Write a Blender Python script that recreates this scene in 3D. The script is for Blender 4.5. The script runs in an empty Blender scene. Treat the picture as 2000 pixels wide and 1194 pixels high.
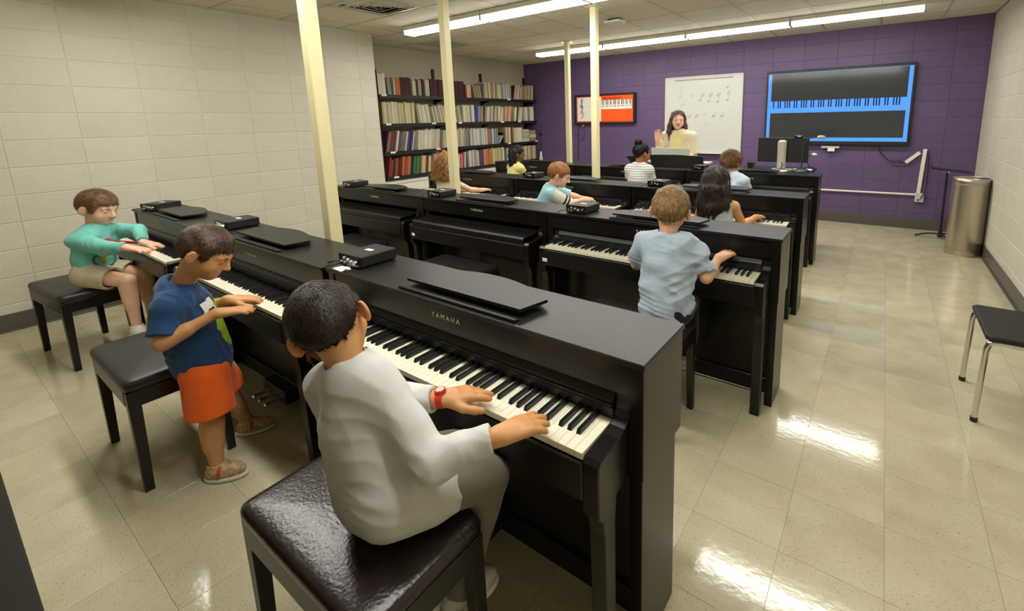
import bpy, bmesh, math, random
import numpy as np
from mathutils import Matrix, Vector
from mathutils.bvhtree import BVHTree

# ------------------------------------------------------------------ camera, world, exposure
sc = bpy.context.scene
COL = sc.collection
cam_data = bpy.data.cameras.new('camera'); cam = bpy.data.objects.new('camera', cam_data); COL.objects.link(cam)
CAM = np.array([3.4393, -7.2120, 1.4881])
F_PX, CX, CY = 885.745, 1125.522, 391.162
def _rot(rx, roll, rz):
    cx, sx = math.cos(rx), math.sin(rx); cr, sr = math.cos(roll), math.sin(roll); cz, sz = math.cos(rz), math.sin(rz)
    Rz = np.array([[cz,-sz,0],[sz,cz,0],[0,0,1]]); Rx = np.array([[1,0,0],[0,cx,-sx],[0,sx,cx]]); Rr = np.array([[cr,-sr,0],[sr,cr,0],[0,0,1]])
    return Rz @ Rx @ Rr
RM = _rot(1.395460, -0.020944, 0.594459)
mw = Matrix([list(RM[0])+[CAM[0]], list(RM[1])+[CAM[1]], list(RM[2])+[CAM[2]], [0,0,0,1]])
cam.matrix_world = mw
cam_data.sensor_fit = 'HORIZONTAL'; cam_data.sensor_width = 36.0; cam_data.lens = F_PX/2000*36.0
cam_data.shift_x = (1000-CX)/2000; cam_data.shift_y = (CY-597)/2000
cam_data.clip_start = 0.02
sc.camera = cam
w = bpy.data.worlds.new('world'); sc.world = w; w.use_nodes = True
w.node_tree.nodes['Background'].inputs[0].default_value = (0.9, 0.85, 0.72, 1); w.node_tree.nodes['Background'].inputs[1].default_value = 0.05
sc.view_settings.view_transform = 'Standard'; sc.view_settings.look = 'None'
sc.view_settings.gamma = 1.0; sc.view_settings.use_curve_mapping = False
sc.view_settings.exposure = 0.0
LAMP = 33.0
LAMP_COL = (1.0, 0.98, 0.915)

# ------------------------------------------------------------------ helpers
R = random.Random(7)
def V(*a): return np.array(a, float)
def nrm(v): v = np.asarray(v, float); return v/np.linalg.norm(v)
def link(o, parent=None):
    COL.objects.link(o)
    if parent is not None: o.parent = parent
    return o
def tag(o, label=None, cat=None, group=None, kind=None):
    if label: o['label'] = label
    if cat: o['category'] = cat
    if group: o['group'] = group
    if kind: o['kind'] = kind
    return o
def thing(name, label, cat, loc=(0,0,0), rz=0, group=None):
    o = bpy.data.objects.new(name, None); o.empty_display_size = .05
    o.location = loc; o.rotation_euler = (0,0,rz); COL.objects.link(o)
    return tag(o, label, cat, group)
def mesh_from(verts, faces, name, smooth=False):
    me = bpy.data.meshes.new(name); me.from_pydata([tuple(map(float, v)) for v in verts], [], [tuple(map(int, f)) for f in faces]); me.update()
    if smooth: me.shade_smooth()
    return me
def mesh_np(v, q, name, smooth=True):
    """fast quad mesh from numpy arrays"""
    me = bpy.data.meshes.new(name); n = len(v); m = len(q)
    me.vertices.add(n); me.vertices.foreach_set('co', np.ascontiguousarray(v, dtype=np.float32).ravel())
    k = q.shape[1]
    me.loops.add(m*k); me.loops.foreach_set('vertex_index', np.ascontiguousarray(q, dtype=np.int32).ravel())
    me.polygons.add(m); me.polygons.foreach_set('loop_start', np.arange(0, m*k, k, dtype=np.int32))
    try: me.polygons.foreach_set('loop_total', np.full(m, k, dtype=np.int32))
    except Exception: pass
    me.update(calc_edges=True); me.validate()
    if smooth: me.shade_smooth()
    return me
class MB:
    """collects simple shapes into one mesh"""
    def __init__(s): s.v = []; s.f = []
    def add(s, vs, fs):
        b = len(s.v); s.v += [tuple(map(float, v)) for v in vs]; s.f += [tuple(b+i for i in f) for f in fs]; return s
    def convex(s, vs, fs):
        vs = [np.array(v, float) for v in vs]; c = sum(vs)/len(vs); out = []
        for f in fs:
            p = [vs[i] for i in f]; n = np.cross(p[1]-p[0], p[2]-p[0])
            out.append(f if np.dot(n, sum(p)/len(p)-c) >= 0 else tuple(reversed(f)))
        return s.add(vs, out)
    def box(s, x0, x1, y0, y1, z0, z1, b=0.0):
        if b <= 0:
            vs = [(x,y,z) for x in (x0,x1) for y in (y0,y1) for z in (z0,z1)]
            return s.convex(vs, [(0,1,3,2),(4,5,7,6),(0,1,5,4),(2,3,7,6),(0,2,6,4),(1,3,7,5)])
        X, Y, Z = (x0,x1), (y0,y1), (z0,z1); vs = []; idx = {}
        for i in (0,1):
            for j in (0,1):
                for k in (0,1):
                    sx, sy, sz = (1-2*i)*b, (1-2*j)*b, (1-2*k)*b
                    for a, p in enumerate(((X[i],Y[j]+sy,Z[k]+sz),(X[i]+sx,Y[j],Z[k]+sz),(X[i]+sx,Y[j]+sy,Z[k]))):
                        idx[i,j,k,a] = len(vs); vs.append(p)
        fs = []
        for i in (0,1): fs.append(tuple(idx[i,j,k,0] for j,k in ((0,0),(0,1),(1,1),(1,0))))
        for j in (0,1): fs.append(tuple(idx[i,j,k,1] for i,k in ((0,0),(0,1),(1,1),(1,0))))
        for k in (0,1): fs.append(tuple(idx[i,j,k,2] for i,j in ((0,0),(0,1),(1,1),(1,0))))
        for i in (0,1):
            for j in (0,1): fs.append((idx[i,j,0,0],idx[i,j,1,0],idx[i,j,1,1],idx[i,j,0,1]))
            for k in (0,1): fs.append((idx[i,0,k,0],idx[i,1,k,0],idx[i,1,k,2],idx[i,0,k,2]))
        for j in (0,1):
            for k in (0,1): fs.append((idx[0,j,k,1],idx[1,j,k,1],idx[1,j,k,2],idx[0,j,k,2]))
        for i in (0,1):
            for j in (0,1):
                for k in (0,1): fs.append((idx[i,j,k,0],idx[i,j,k,1],idx[i,j,k,2]))
        return s.convex(vs, fs)
    def prism(s, poly, axis, a0, a1):
        """poly: 2D outline in the other two axes, extruded along axis 0/1/2"""
        n = len(poly); area = sum(poly[i][0]*poly[(i+1)%n][1]-poly[(i+1)%n][0]*poly[i][1] for i in range(n))
        if area < 0: poly = list(reversed(poly))
        def mk(p, a):
            if axis == 0: return (a, p[0], p[1])
            if axis == 1: return (p[0], a, p[1])
            return (p[0], p[1], a)
        vs = [mk(p, a0) for p in poly]+[mk(p, a1) for p in poly]
        fl = (axis == 1) ^ (a1 < a0)
        fs = [tuple(reversed(range(n))), tuple(range(n, 2*n))]+[(i, (i+1)%n, n+(i+1)%n, n+i) for i in range(n)]
        if fl: fs = [tuple(reversed(f)) for f in fs]
        return s.add(vs, fs)
    def cyl(s, p0, p1, r0, r1=None, n=16):
        r1 = r0 if r1 is None else r1; p0, p1 = np.array(p0, float), np.array(p1, float); d = nrm(p1-p0)
        u = nrm(np.cross(d, (0,0,1) if abs(d[2]) < .9 else (1,0,0))); w_ = np.cross(d, u); vs = []
        for p, r in ((p0,r0),(p1,r1)):
            for i in range(n):
                a = 2*math.pi*i/n; vs.append(p+r*(math.cos(a)*u+math.sin(a)*w_))
        fs = [(i,(i+1)%n,n+(i+1)%n,n+i) for i in range(n)]+[tuple(reversed(range(n))), tuple(range(n,2*n))]
        return s.add(vs, fs)
    def lathe(s, prof, c=(0,0), n=24):
        vs = []; m = len(prof)
        for r, z in prof:
            for i in range(n):
                a = 2*math.pi*i/n; vs.append((c[0]+r*math.cos(a), c[1]+r*math.sin(a), z))
        fs = [(j*n+i, j*n+(i+1)%n, (j+1)*n+(i+1)%n, (j+1)*n+i) for j in range(m-1) for i in range(n)]
        return s.add(vs, fs)
    def tube(s, pts, r, n=8, sub=6):
        P = [np.array(p, float) for p in pts]; Q = []
        if len(P) > 2 and sub > 1:
            E = [2*P[0]-P[1]]+P+[2*P[-1]-P[-2]]
            for i in range(1, len(E)-2):
                for k in range(sub):
                    t = k/sub; a,b,c,d = E[i-1],E[i],E[i+1],E[i+2]
                    Q.append(.5*((2*b)+(-a+c)*t+(2*a-5*b+4*c-d)*t*t+(-a+3*b-3*c+d)*t**3))
            Q.append(P[-1])
        else: Q = P
        vs = []; m = len(Q); u = None
        for i, q in enumerate(Q):
            d = nrm(Q[min(i+1,m-1)]-Q[max(i-1,0)])
            if u is None: u = nrm(np.cross(d, (0,0,1) if abs(d[2]) < .9 else (1,0,0)))
            u = u-d*np.dot(u,d); u = nrm(u); w_ = np.cross(d,u)
            rr = r[0]+(r[1]-r[0])*i/(m-1) if isinstance(r, tuple) else r
            for k in range(n):
                a = 2*math.pi*k/n; vs.append(q+rr*(math.cos(a)*u+math.sin(a)*w_))
        fs = [(j*n+i, j*n+(i+1)%n, (j+1)*n+(i+1)%n, (j+1)*n+i) for j in range(m-1) for i in range(n)]
        fs += [tuple(reversed(range(n))), tuple(range((m-1)*n, m*n))]
        return s.add(vs, fs)
    def mesh(s, name='mesh', smooth=False): return mesh_from(s.v, s.f, name, smooth)
    def build(s, name, m, parent=None, smooth=False, bevel=0.0):
        o = bpy.data.objects.new(name, s.mesh(name, smooth)); o.data.materials.append(m); link(o, parent)
        if smooth:
            try: o.data.set_sharp_from_angle(angle=math.radians(40))
            except Exception: pass
        if bevel > 0:
            b = o.modifiers.new('bevel','BEVEL'); b.width = bevel; b.segments = 2; b.limit_method = 'ANGLE'; b.angle_limit = math.radians(50)
        return o
def put(name, me, m, parent=None, loc=None):
    o = bpy.data.objects.new(name, me)
    if m is not None and not me.materials: me.materials.append(m)
    link(o, parent)
    if loc is not None: o.location = loc
    return o
def copy_tree(o, parent=None, skip=()):
    c = o.copy(); COL.objects.link(c); c.parent = parent
    for ch in o.children:
        if ch.name.split('.')[0] in skip: continue
        copy_tree(ch, c)
    return c
def text_mesh(txt, size, depth=.0006, space=1.0, align='CENTER'):
    cu = bpy.data.curves.new('txt','FONT'); cu.body = txt; cu.size = size; cu.extrude = depth; cu.align_x = align; cu.align_y = 'CENTER'; cu.space_character = space; cu.resolution_u = 3
    o = bpy.data.objects.new('txt', cu); COL.objects.link(o); bpy.context.view_layer.update()
    me = bpy.data.meshes.new_from_object(o); bpy.data.objects.remove(o); bpy.data.curves.remove(cu)
    return me

# ------------------------------------------------------------------ materials
def srgb(r,g,b): 
    f = lambda c: (c/255/12.92) if c/255 <= .04045 else ((c/255+.055)/1.055)**2.4
    return (f(r),f(g),f(b),1)
def mat(name, col, rough=.5, metal=0, spec=.5, bump=None, vary=None, coat=0, emit=None, sheen=0, rand=0, stretch=None):
    m = bpy.data.materials.new(name); m.use_nodes = True; nt = m.node_tree; N = nt.nodes; L = nt.links; b = N['Principled BSDF']
    col = tuple(col) if len(col) == 4 else tuple(col)+(1,)
    b.inputs['Base Color'].default_value = col; b.inputs['Roughness'].default_value = rough; b.inputs['Metallic'].default_value = metal
    b.inputs['Specular IOR Level'].default_value = spec; b.inputs['Coat Weight'].default_value = coat; b.inputs['Coat Roughness'].default_value = .08
    b.inputs['Sheen Weight'].default_value = sheen
    if emit: b.inputs['Emission Color'].default_value = tuple(emit[0])+((1,) if len(emit[0])==3 else ()); b.inputs['Emission Strength'].default_value = emit[1]
    tc = N.new('ShaderNodeTexCoord'); src = tc.outputs['Object']
    if stretch:
        mp = N.new('ShaderNodeMapping'); mp.inputs['Scale'].default_value = stretch; L.new(src, mp.inputs['Vector']); src = mp.outputs['Vector']
    last = None
    if vary:
        sc_, amt = vary[0], vary[1]; n = N.new('ShaderNodeTexNoise'); n.inputs['Scale'].default_value = sc_; n.inputs['Detail'].default_value = vary[2] if len(vary) > 2 else 4
        L.new(src, n.inputs['Vector'])
        mr = N.new('ShaderNodeMapRange'); mr.inputs[1].default_value = .25; mr.inputs[2].default_value = .75; mr.inputs[3].default_value = 1-amt; mr.inputs[4].default_value = 1+amt
        L.new(n.outputs['Fac'], mr.inputs[0])
        mx = N.new('ShaderNodeMix'); mx.data_type = 'RGBA'; mx.blend_type = 'MULTIPLY'; mx.inputs[0].default_value = 1
        mx.inputs[6].default_value = col; L.new(mr.outputs[0], mx.inputs[7]); last = mx.outputs[2]
    if rand:
        oi = N.new('ShaderNodeObjectInfo'); mr = N.new('ShaderNodeMapRange'); mr.inputs[3].default_value = 1-rand; mr.inputs[4].default_value = 1+rand
        L.new(oi.outputs['Random'], mr.inputs[0]); mx = N.new('ShaderNodeMix'); mx.data_type = 'RGBA'; mx.blend_type = 'MULTIPLY'; mx.inputs[0].default_value = 1
        if last: L.new(last, mx.inputs[6])
        else: mx.inputs[6].default_value = col
        L.new(mr.outputs[0], mx.inputs[7]); last = mx.outputs[2]
    if last: L.new(last, b.inputs['Base Color'])
    if bump:
        n = N.new('ShaderNodeTexNoise'); n.inputs['Scale'].default_value = bump[0]; n.inputs['Detail'].default_value = 5; L.new(src, n.inputs['Vector'])
        bp = N.new('ShaderNodeBump'); bp.inputs['Strength'].default_value = bump[1]; bp.inputs['Distance'].default_value = bump[2] if len(bump) > 2 else .004
        L.new(n.outputs['Fac'], bp.inputs['Height']); L.new(bp.outputs['Normal'], b.inputs['Normal'])
    return m
M = {}
M['cmu'] = mat('painted_block_cream', srgb(208,203,186), .62, bump=(90,.5,.004), vary=(6,.05), rand=.025)
M['cmu_r'] = M['cmu']
M['purple'] = mat('painted_block_purple', srgb(98,78,118), .5, bump=(90,.5,.004), vary=(7,.08), rand=.05)
M['plaster'] = mat('plaster_cream', srgb(196,189,168), .8, bump=(60,.2,.002))
M['ceil'] = mat('ceiling_tile', srgb(222,215,196), .9, bump=(160,.35,.002), vary=(12,.03), rand=.02)
M['tbar'] = mat('ceiling_grid', srgb(196,190,170), .6)
M['base'] = mat('vinyl_base', srgb(92,86,80), .4)
M['post'] = mat('cream_post_paint', srgb(238,228,180), .35, vary=(3,.03))
M['black'] = mat('piano_black', (.0075,.0065,.006), .36, spec=.45, bump=(420,.10,.0006), vary=(30,.25))
M['blackside'] = mat('piano_woodgrain', (.0070,.0052,.0048), .30, spec=.42, bump=(300,.12,.0006), vary=(14,.35), stretch=(1,1,.05))
M['gloss'] = mat('black_gloss', (.008,.008,.009), .18)
M['plastic'] = mat('black_plastic', (.012,.012,.013), .45)
M['satin'] = mat('dark_satin_trim', (.03,.03,.033), .25, metal=.3)
M['ivory'] = mat('white_key_plastic', srgb(244,238,214), .25, coat=.3)
M['ebony'] = mat('black_key_plastic', (.01,.01,.011), .28)
M['gold'] = mat('lettering_gold', srgb(226,216,186), .4, metal=.1)
M['chrome'] = mat('chrome', (.75,.74,.70), .18, metal=1)
M['steel'] = mat('brushed_steel', (.55,.50,.42), .3, metal=1, bump=(260,.4,.002), stretch=(1,1,.2))
M['white'] = mat('white_paint', srgb(236,233,222), .45)
M['paper'] = mat('paper_white', srgb(240,238,228), .8)
M['vinyl'] = mat('bench_vinyl', (.020,.012,.013), .24, spec=.6, bump=(120,.26,.004), vary=(20,.3))
M['vinyl2'] = mat('bench_vinyl_dull', (.02,.017,.018), .42, spec=.5, bump=(90,.25,.003))
M['benchwood'] = mat('bench_wood', (.008,.0065,.006), .34)
M['grey'] = mat('light_grey_plastic', srgb(206,204,194), .5)
M['silver'] = mat('silver_stand', srgb(196,190,174), .4, metal=.15)
M['seatcloth'] = mat('chair_black', (.01,.01,.011), .6, bump=(500,.2,.0006))

def floor_mat():
    m = bpy.data.materials.new('vinyl_tile'); m.use_nodes = True; nt = m.node_tree; N = nt.nodes; L = nt.links; b = N['Principled BSDF']
    tc = N.new('ShaderNodeTexCoord'); oi = N.new('ShaderNodeObjectInfo')
    ad = N.new('ShaderNodeVectorMath'); ad.operation = 'ADD'; L.new(tc.outputs['Object'], ad.inputs[0])
    sc3 = N.new('ShaderNodeVectorMath'); sc3.operation = 'SCALE'; L.new(oi.outputs['Location'], sc3.inputs[0]); sc3.inputs['Scale'].default_value = 1.37; L.new(sc3.outputs[0], ad.inputs[1])
    n1 = N.new('ShaderNodeTexNoise'); n1.inputs['Scale'].default_value = 5; n1.inputs['Detail'].default_value = 3; L.new(ad.outputs[0], n1.inputs['Vector'])
    cr = N.new('ShaderNodeValToRGB'); cr.color_ramp.elements[0].position = .3; cr.color_ramp.elements[0].color = srgb(190,180,148); cr.color_ramp.elements[1].position = .7; cr.color_ramp.elements[1].color = srgb(206,198,168)
    L.new(n1.outputs['Fac'], cr.inputs[0])
    mp = N.new('ShaderNodeMapping'); mp.inputs['Scale'].default_value = (1,2.2,1); mp.inputs['Rotation'].default_value = (0,0,.6); L.new(ad.outputs[0], mp.inputs['Vector'])
    n2 = N.new('ShaderNodeTexNoise'); n2.inputs['Scale'].default_value = 95; n2.inputs['Detail'].default_value = 2; L.new(mp.outputs[0], n2.inputs['Vector'])
    c2 = N.new('ShaderNodeValToRGB'); c2.color_ramp.elements[0].position = .60; c2.color_ramp.elements[0].color = (0,0,0,1); c2.color_ramp.elements[1].position = .72; c2.color_ramp.elements[1].color = (1,1,1,1)
    L.new(n2.outputs['Fac'], c2.inputs[0])
    mu = N.new('ShaderNodeMath'); mu.operation = 'MULTIPLY'; L.new(c2.outputs[0], mu.inputs[0]); mu.inputs[1].default_value = .62
    mx = N.new('ShaderNodeMix'); mx.data_type = 'RGBA'; L.new(mu.outputs[0], mx.inputs[0]); L.new(cr.outputs[0], mx.inputs[6]); mx.inputs[7].default_value = srgb(104,94,70)
    mr = N.new('ShaderNodeMapRange'); mr.inputs[3].default_value = .965; mr.inputs[4].default_value = 1.035; L.new(oi.outputs['Random'], mr.inputs[0])
    mm = N.new('ShaderNodeMix'); mm.data_type = 'RGBA'; mm.blend_type = 'MULTIPLY'; mm.inputs[0].default_value = 1; L.new(mx.outputs[2], mm.inputs[6]); L.new(mr.outputs[0], mm.inputs[7])
    L.new(mm.outputs[2], b.inputs['Base Color'])
    b.inputs['Roughness'].default_value = .10; b.inputs['Specular IOR Level'].default_value = .5
    n3 = N.new('ShaderNodeTexNoise'); n3.inputs['Scale'].default_value = 42; n3.inputs['Detail'].default_value = 3; L.new(ad.outputs[0], n3.inputs['Vector'])
    bp = N.new('ShaderNodeBump'); bp.inputs['Strength'].default_value = .13; bp.inputs['Distance'].default_value = .002; L.new(n3.outputs['Fac'], bp.inputs['Height']); L.new(bp.outputs['Normal'], b.inputs['Normal'])
    return m
M['tile'] = floor_mat()
M['grout'] = mat('tile_joint', srgb(120,106,80), .7)
M['lens'] = mat('lamp_lens', (.9,.9,.88), .4, emit=(LAMP_COL, LAMP))
M['lens_side'] = mat('lamp_lens_side', (.9,.9,.88), .4, emit=(LAMP_COL, LAMP*.16))
M['lampmetal'] = mat('lamp_housing', srgb(205,200,185), .4)

# ------------------------------------------------------------------ the room
XL, XR, YB, YF, ZC, XA, YA = -1.93, 4.39, 0.0, -9.0, 2.59, -2.64, -3.72
def struct(name, mb, m, bevel=0): return tag(mb.build(name, m, bevel=bevel), kind='structure')
floor = struct('floor', MB().box(XA-.1, XR+.1, YF-.1, YB+.1, -.12, -.0012), M['grout'])
T = .3048; tx0, ty0 = 3.556, -5.118
tile_me = MB().box(0, T-.0009, 0, T-.0009, -.0012, 0, .0003).mesh('tile'); tile_me.materials.append(M['tile'])
def proj(p):
    q = (np.array(p)-CAM) @ RM
    return (CX+F_PX*q[0]/-q[2], CY-F_PX*q[1]/-q[2], -q[2])
cells = []; rest = MB()
for i in range(-22, 4):
    for j in range(-14, 18):
        x, y = tx0+i*T, ty0+j*T
        if x < XA-.3 or x > XR or y > YB-.0 or y < YF: continue
        x1, y1 = min(x+T, XR), min(y+T, YB)
        full = x+T <= XR and y+T <= YB and x >= XA
        u, v, d = proj((x+T/2, y+T/2, 0))
        vis = d > .3 and -150 < u < 2150 and 200 < v < 1350
        hid = (-1.2 < x < 2.9 and y > -5.2)      # under and behind the pianos
        if full: cells.append((0 if (vis and not hid) else 1, d, x, y))
        else:
            x0 = max(x, XA)
            if x1-x0 > .02 and y1-y > .02: rest.box(x0, x1-.0009, y, y1-.0009, -.0012, 0)
cells.sort()
for k, (a, d, x, y) in enumerate(cells):
    if k < 300: put('tile', tile_me, None, floor, (x, y, 0))
    else: rest.box(x, x+T-.0009, y, y+T-.0009, -.0012, 0)
tag(rest.build('more_tiles', M['tile'], floor), kind='stuff')

BW, BH, J = .4064, .2032, .005
block_me = MB().box(-BW/2+J/2, BW/2-J/2, -.012, 0, J/2, BH-J/2, .0035).mesh('block')
block_p = block_me.copy(); block_me.materials.append(M['cmu']); block_p.materials.append(M['purple'])
def blockwall(parent, me, u0, u1, off, frame, rows=13):
    """blocks in stack bond; frame(u) -> location, rz ; u runs along the wall"""
    k0 = math.floor((u0-off)/BW)
    for r in range(rows):
        for k in range(k0, k0+60):
            a, b = max(off+k*BW, u0), min(off+(k+1)*BW, u1)
            if b-a < .03: continue
            o = put('block', me, None, parent); o.location = frame((a+b)/2, r*BH)[0]; o.rotation_euler = (0,0,frame(0,0)[1])
            o.scale = ((b-a)/BW, 1, 1 if (r+1)*BH <= ZC else (ZC-r*BH)/BH)
# left wall: faces +X
wl = struct('wall_left', MB().box(XL-.12, XL-.003, YF, YA, 0, ZC+.2).box(XA, XL-.12, YA-.12, YA, 0, ZC+.2), M['cmu'])
blockwall(wl, block_me, -8.0, YA, -6.372, lambda u, z: ((XL-.012, u, z), math.pi/2))
wb = struct('wall_back', MB().box(XA-.12, XR+.12, YB+.003, YB+.12, 0, ZC+.2), M['purple'])
blockwall(wb, block_p, XA, XR, 0.0, lambda u, z: ((u, YB+.012, z), 0))
wr = struct('wall_right', MB().box(XR+.003, XR+.12, YF, YB, 0, ZC+.2), M['cmu'])
blockwall(wr, block_me, -6.0, YB, 0.0, lambda u, z: ((XR+.012, u, z), -math.pi/2))
wa = struct('wall_alcove', MB().box(XA-.12, XA, YA, YB, 0, ZC+.2), M['plaster'])
wf = struct('wall_front', MB().box(XA, XR, YF-.12, YF, 0, ZC+.2), M['plaster'])
bb = .135
struct('baseboard_left', MB().box(XL, XL+.008, -8.0, YA+.006, 0, bb, .002).box(XL, XL+.02, -8.0, YA+.006, 0, .012, .002), M['base'])
struct('baseboard_back', MB().box(-2.0, XR, YB-.008, YB, 0, bb, .002).box(-2.0, XR, YB-.02, YB, 0, .012, .002), M['base'])
struct('baseboard_right', MB().box(XR-.008, XR, -6.0, YB-.008, 0, bb, .002).box(XR-.02, XR, -6.0, YB-.02, 0, .012, .002), M['base'])

# ceiling: grid and lay-in tiles
ce = struct('ceiling', MB().box(XA-.1, XR+.1, YF-.1, YB+.1, ZC+.03, ZC+.15), M['ceil'])
G = .6096; gx0, gy0 = .256, -2.94
ctile = MB().box(.012, G-.012, .012, G-.012, ZC-.001, ZC+.02, .003).mesh('ceiling_tile'); ctile.materials.append(M['ceil'])
for i in range(-6, 8):
    for j in range(-11, 6):
        x, y = gx0+i*G, gy0+j*G
        x0, x1, y0, y1 = max(x, XA), min(x+G, XR), max(y, YF), min(y+G, YB)
        if x1-x0 < .03 or y1-y0 < .03: continue
        if (i, j) in ((-2,-3),(-4,0)): continue
        o = put('ceiling_tile', ctile, None, ce, (x0, y0, 0)); o.scale = ((x1-x0)/G, (y1-y0)/G, 1)
bar = MB()
for i in range(-6, 8):
    x = gx0+i*G
    if XA < x < XR: bar.box(x-.012, x+.012, YF, YB, ZC-.003, ZC+.028)
for j in range(-11, 6):
    y = gy0+j*G
    if YF < y < YB: bar.box(XA, XR, y-.012, y+.012, ZC-.003, ZC+.028)
bar.build('grid_bars', M['tbar'], ce)
# air diffuser and return grille
dx, dy = gx0-2*G, gy0-3*G
t = thing('air_diffuser', 'square white metal louvred air diffuser in the ceiling beside the near post', 'vent', (dx+G/2, dy+G/2, ZC))
for k in range(5):
    a = .29-k*.06; m = MB(); z0, z1 = (-.004, .0) if k == 0 else (-.018+.004*k, .012)
    for s in (-1, 1):
        m.prism([(s*a,z1),(s*(a-.045),z0),(s*(a-.045),z0+.004),(s*a,z1+.004)], 1, -a, a)
        m.prism([(s*a,z1),(s*(a-.045),z0),(s*(a-.045),z0+.004),(s*a,z1+.004)], 0, -a, a)
    m.build('louvre', M['lampmetal'], t)
MB().box(-.30,.30,-.30,.30,.016,.02).build('backing', M['plastic'], t)
rx_, ry_ = gx0-4*G, gy0
t = thing('return_grille', 'grey return air grille in the ceiling above the bookcase', 'vent', (rx_+G/2, ry_+G/2, ZC))
m = MB(); 
for s in (-1,1): m.box(-.3,.3,s*.3-.015,s*.3+.015,-.004,.004); m.box(s*.3-.015,s*.3+.015,-.3,.3,-.004,.004)
m.build('frame', M['lampmetal'], t)
for k in range(18): MB().box(-.285,.285,-.28+k*.033,-.262+k*.033,-.002,.004).build('slat', M['lampmetal'], t)
MB().box(-.3,.3,-.3,.3,.012,.016).build('backing', M['plastic'], t)

# fluorescent strip lights: three continuous rows of 4 ft fittings
seg_l = 1.238
proto = thing('strip_light', '', 'ceiling light', (0,0,0))
m = MB().box(0, seg_l-.004, -.085, .085, ZC-.05, ZC-.003, .004); m.build('housing', M['lampmetal'], proto)
m = MB(); pr_ = [(-.078,ZC-.05),(.078,ZC-.05),(.076,ZC-.074),(.055,ZC-.092),(-.055,ZC-.092),(-.076,ZC-.074)]
m.prism(pr_, 0, .012, seg_l-.016); ln = m.build('lens', M['lens'], proto); ln.data.materials.append(M['lens_side'])
for p in ln.data.polygons:
    if p.normal.z > -.3: p.material_index = 1
for x in (.0, seg_l-.016):
    MB().box(x, x+.012, -.08, .08, ZC-.096, ZC-.045, .002).build('end_cap', M['lampmetal'], proto)
first = True
names = {0:'far row by the purple wall', 1:'middle row over the pianos', 2:'near row over the front pianos'}
where = ['end nearest the bookcase', 'second from the bookcase', 'third from the bookcase', 'end nearest the right wall']
ROWS = [-1.25, -3.67, -6.24]
for r_, y in enumerate(ROWS):
    for k in range(4):
        o = proto if first else copy_tree(proto); first = False
        o.location = (-1.262+k*seg_l, y, 0)
        tag(o, 'white fluorescent strip light, %s, %s' % (names[r_], where[k]), 'ceiling light', 'fluorescent strip lights')

# posts
def post(x, y, label):
    s = .033
    t = thing('support_post', label, 'post', (x, y, 0))
    m = MB().box(-s, s, -s, s, 0, ZC-.006, .004)
    m.build('shaft', M['post'], t)
    MB().box(-.075,.075,-.075,.075, ZC-.006, ZC-.0015, .001).build('top_plate', M['post'], t)
    MB().box(-.075,.075,-.075,.075, .0, .008, .001).build('base_plate', M['post'], t)
    return t
post(1.05, -5.99, 'cream square steel post nearest the camera, behind the front piano row')
post(.36, -4.545, 'cream square steel post rising behind the closed middle piano')
post(.951, -3.147, 'cream square steel post in front of the orange wall chart')
post(-.438, -1.634, 'thin cream post farthest back, just left of the orange wall chart')

# ------------------------------------------------------------------ digital pianos
PW, PD, PH = 1.45, .265, .90
KZ = .715                                   # top of the white keys
KX0, KX1 = .088, PW-.088; KW = (KX1-KX0)/52
brand_me = text_mesh('YAMAHA', .026, .0005, 1.5)
black_after = {0:1, 2:1, 3:1, 5:1, 6:1}      # white index mod 7, 0 = A : black key between i and i+1
def black_positions():
    out = []
    for i in range(51):
        n = i % 7
        if n in (0, 2, 3, 5, 6): out.append(KX0+(i+1)*KW+({2:-.0022,3:.0022,5:-.003,0:.003}.get(n, 0)))
    return out
wkey = MB().box(0, KW-.0008, -.143, .004, KZ-.018, KZ, .0008).mesh('white_key'); wkey.materials.append(M['ivory'])
m = MB(); bw_ = .0066
m.convex([(-bw_,-.094,KZ-.004),(bw_,-.094,KZ-.004),(bw_,.004,KZ-.004),(-bw_,.004,KZ-.004),(-bw_+.0015,-.087,KZ+.0115),(bw_-.0015,-.087,KZ+.0115),(bw_-.0015,.004,KZ+.0115),(-bw_+.0015,.004,KZ+.0115)],
         [(0,1,2,3),(4,5,6,7),(0,1,5,4),(1,2,6,5),(2,3,7,6),(3,0,4,7)])
bkey = m.mesh('black_key'); bkey.materials.append(M['ebony'])
mw_ = MB(); 
for i in range(52): mw_.box(KX0+i*KW, KX0+(i+1)*KW-.0012, -.143, .004, KZ-.018, KZ)
wkeys = mw_.mesh('white_keys'); wkeys.materials.append(M['ivory'])
mb_ = MB()
for x in black_positions(): mb_.add([(v.co.x+x, v.co.y, v.co.z) for v in bkey.vertices], [tuple(p.vertices) for p in bkey.polygons])
bkeys = mb_.mesh('black_keys'); bkeys.materials.append(M['ebony'])

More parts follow.
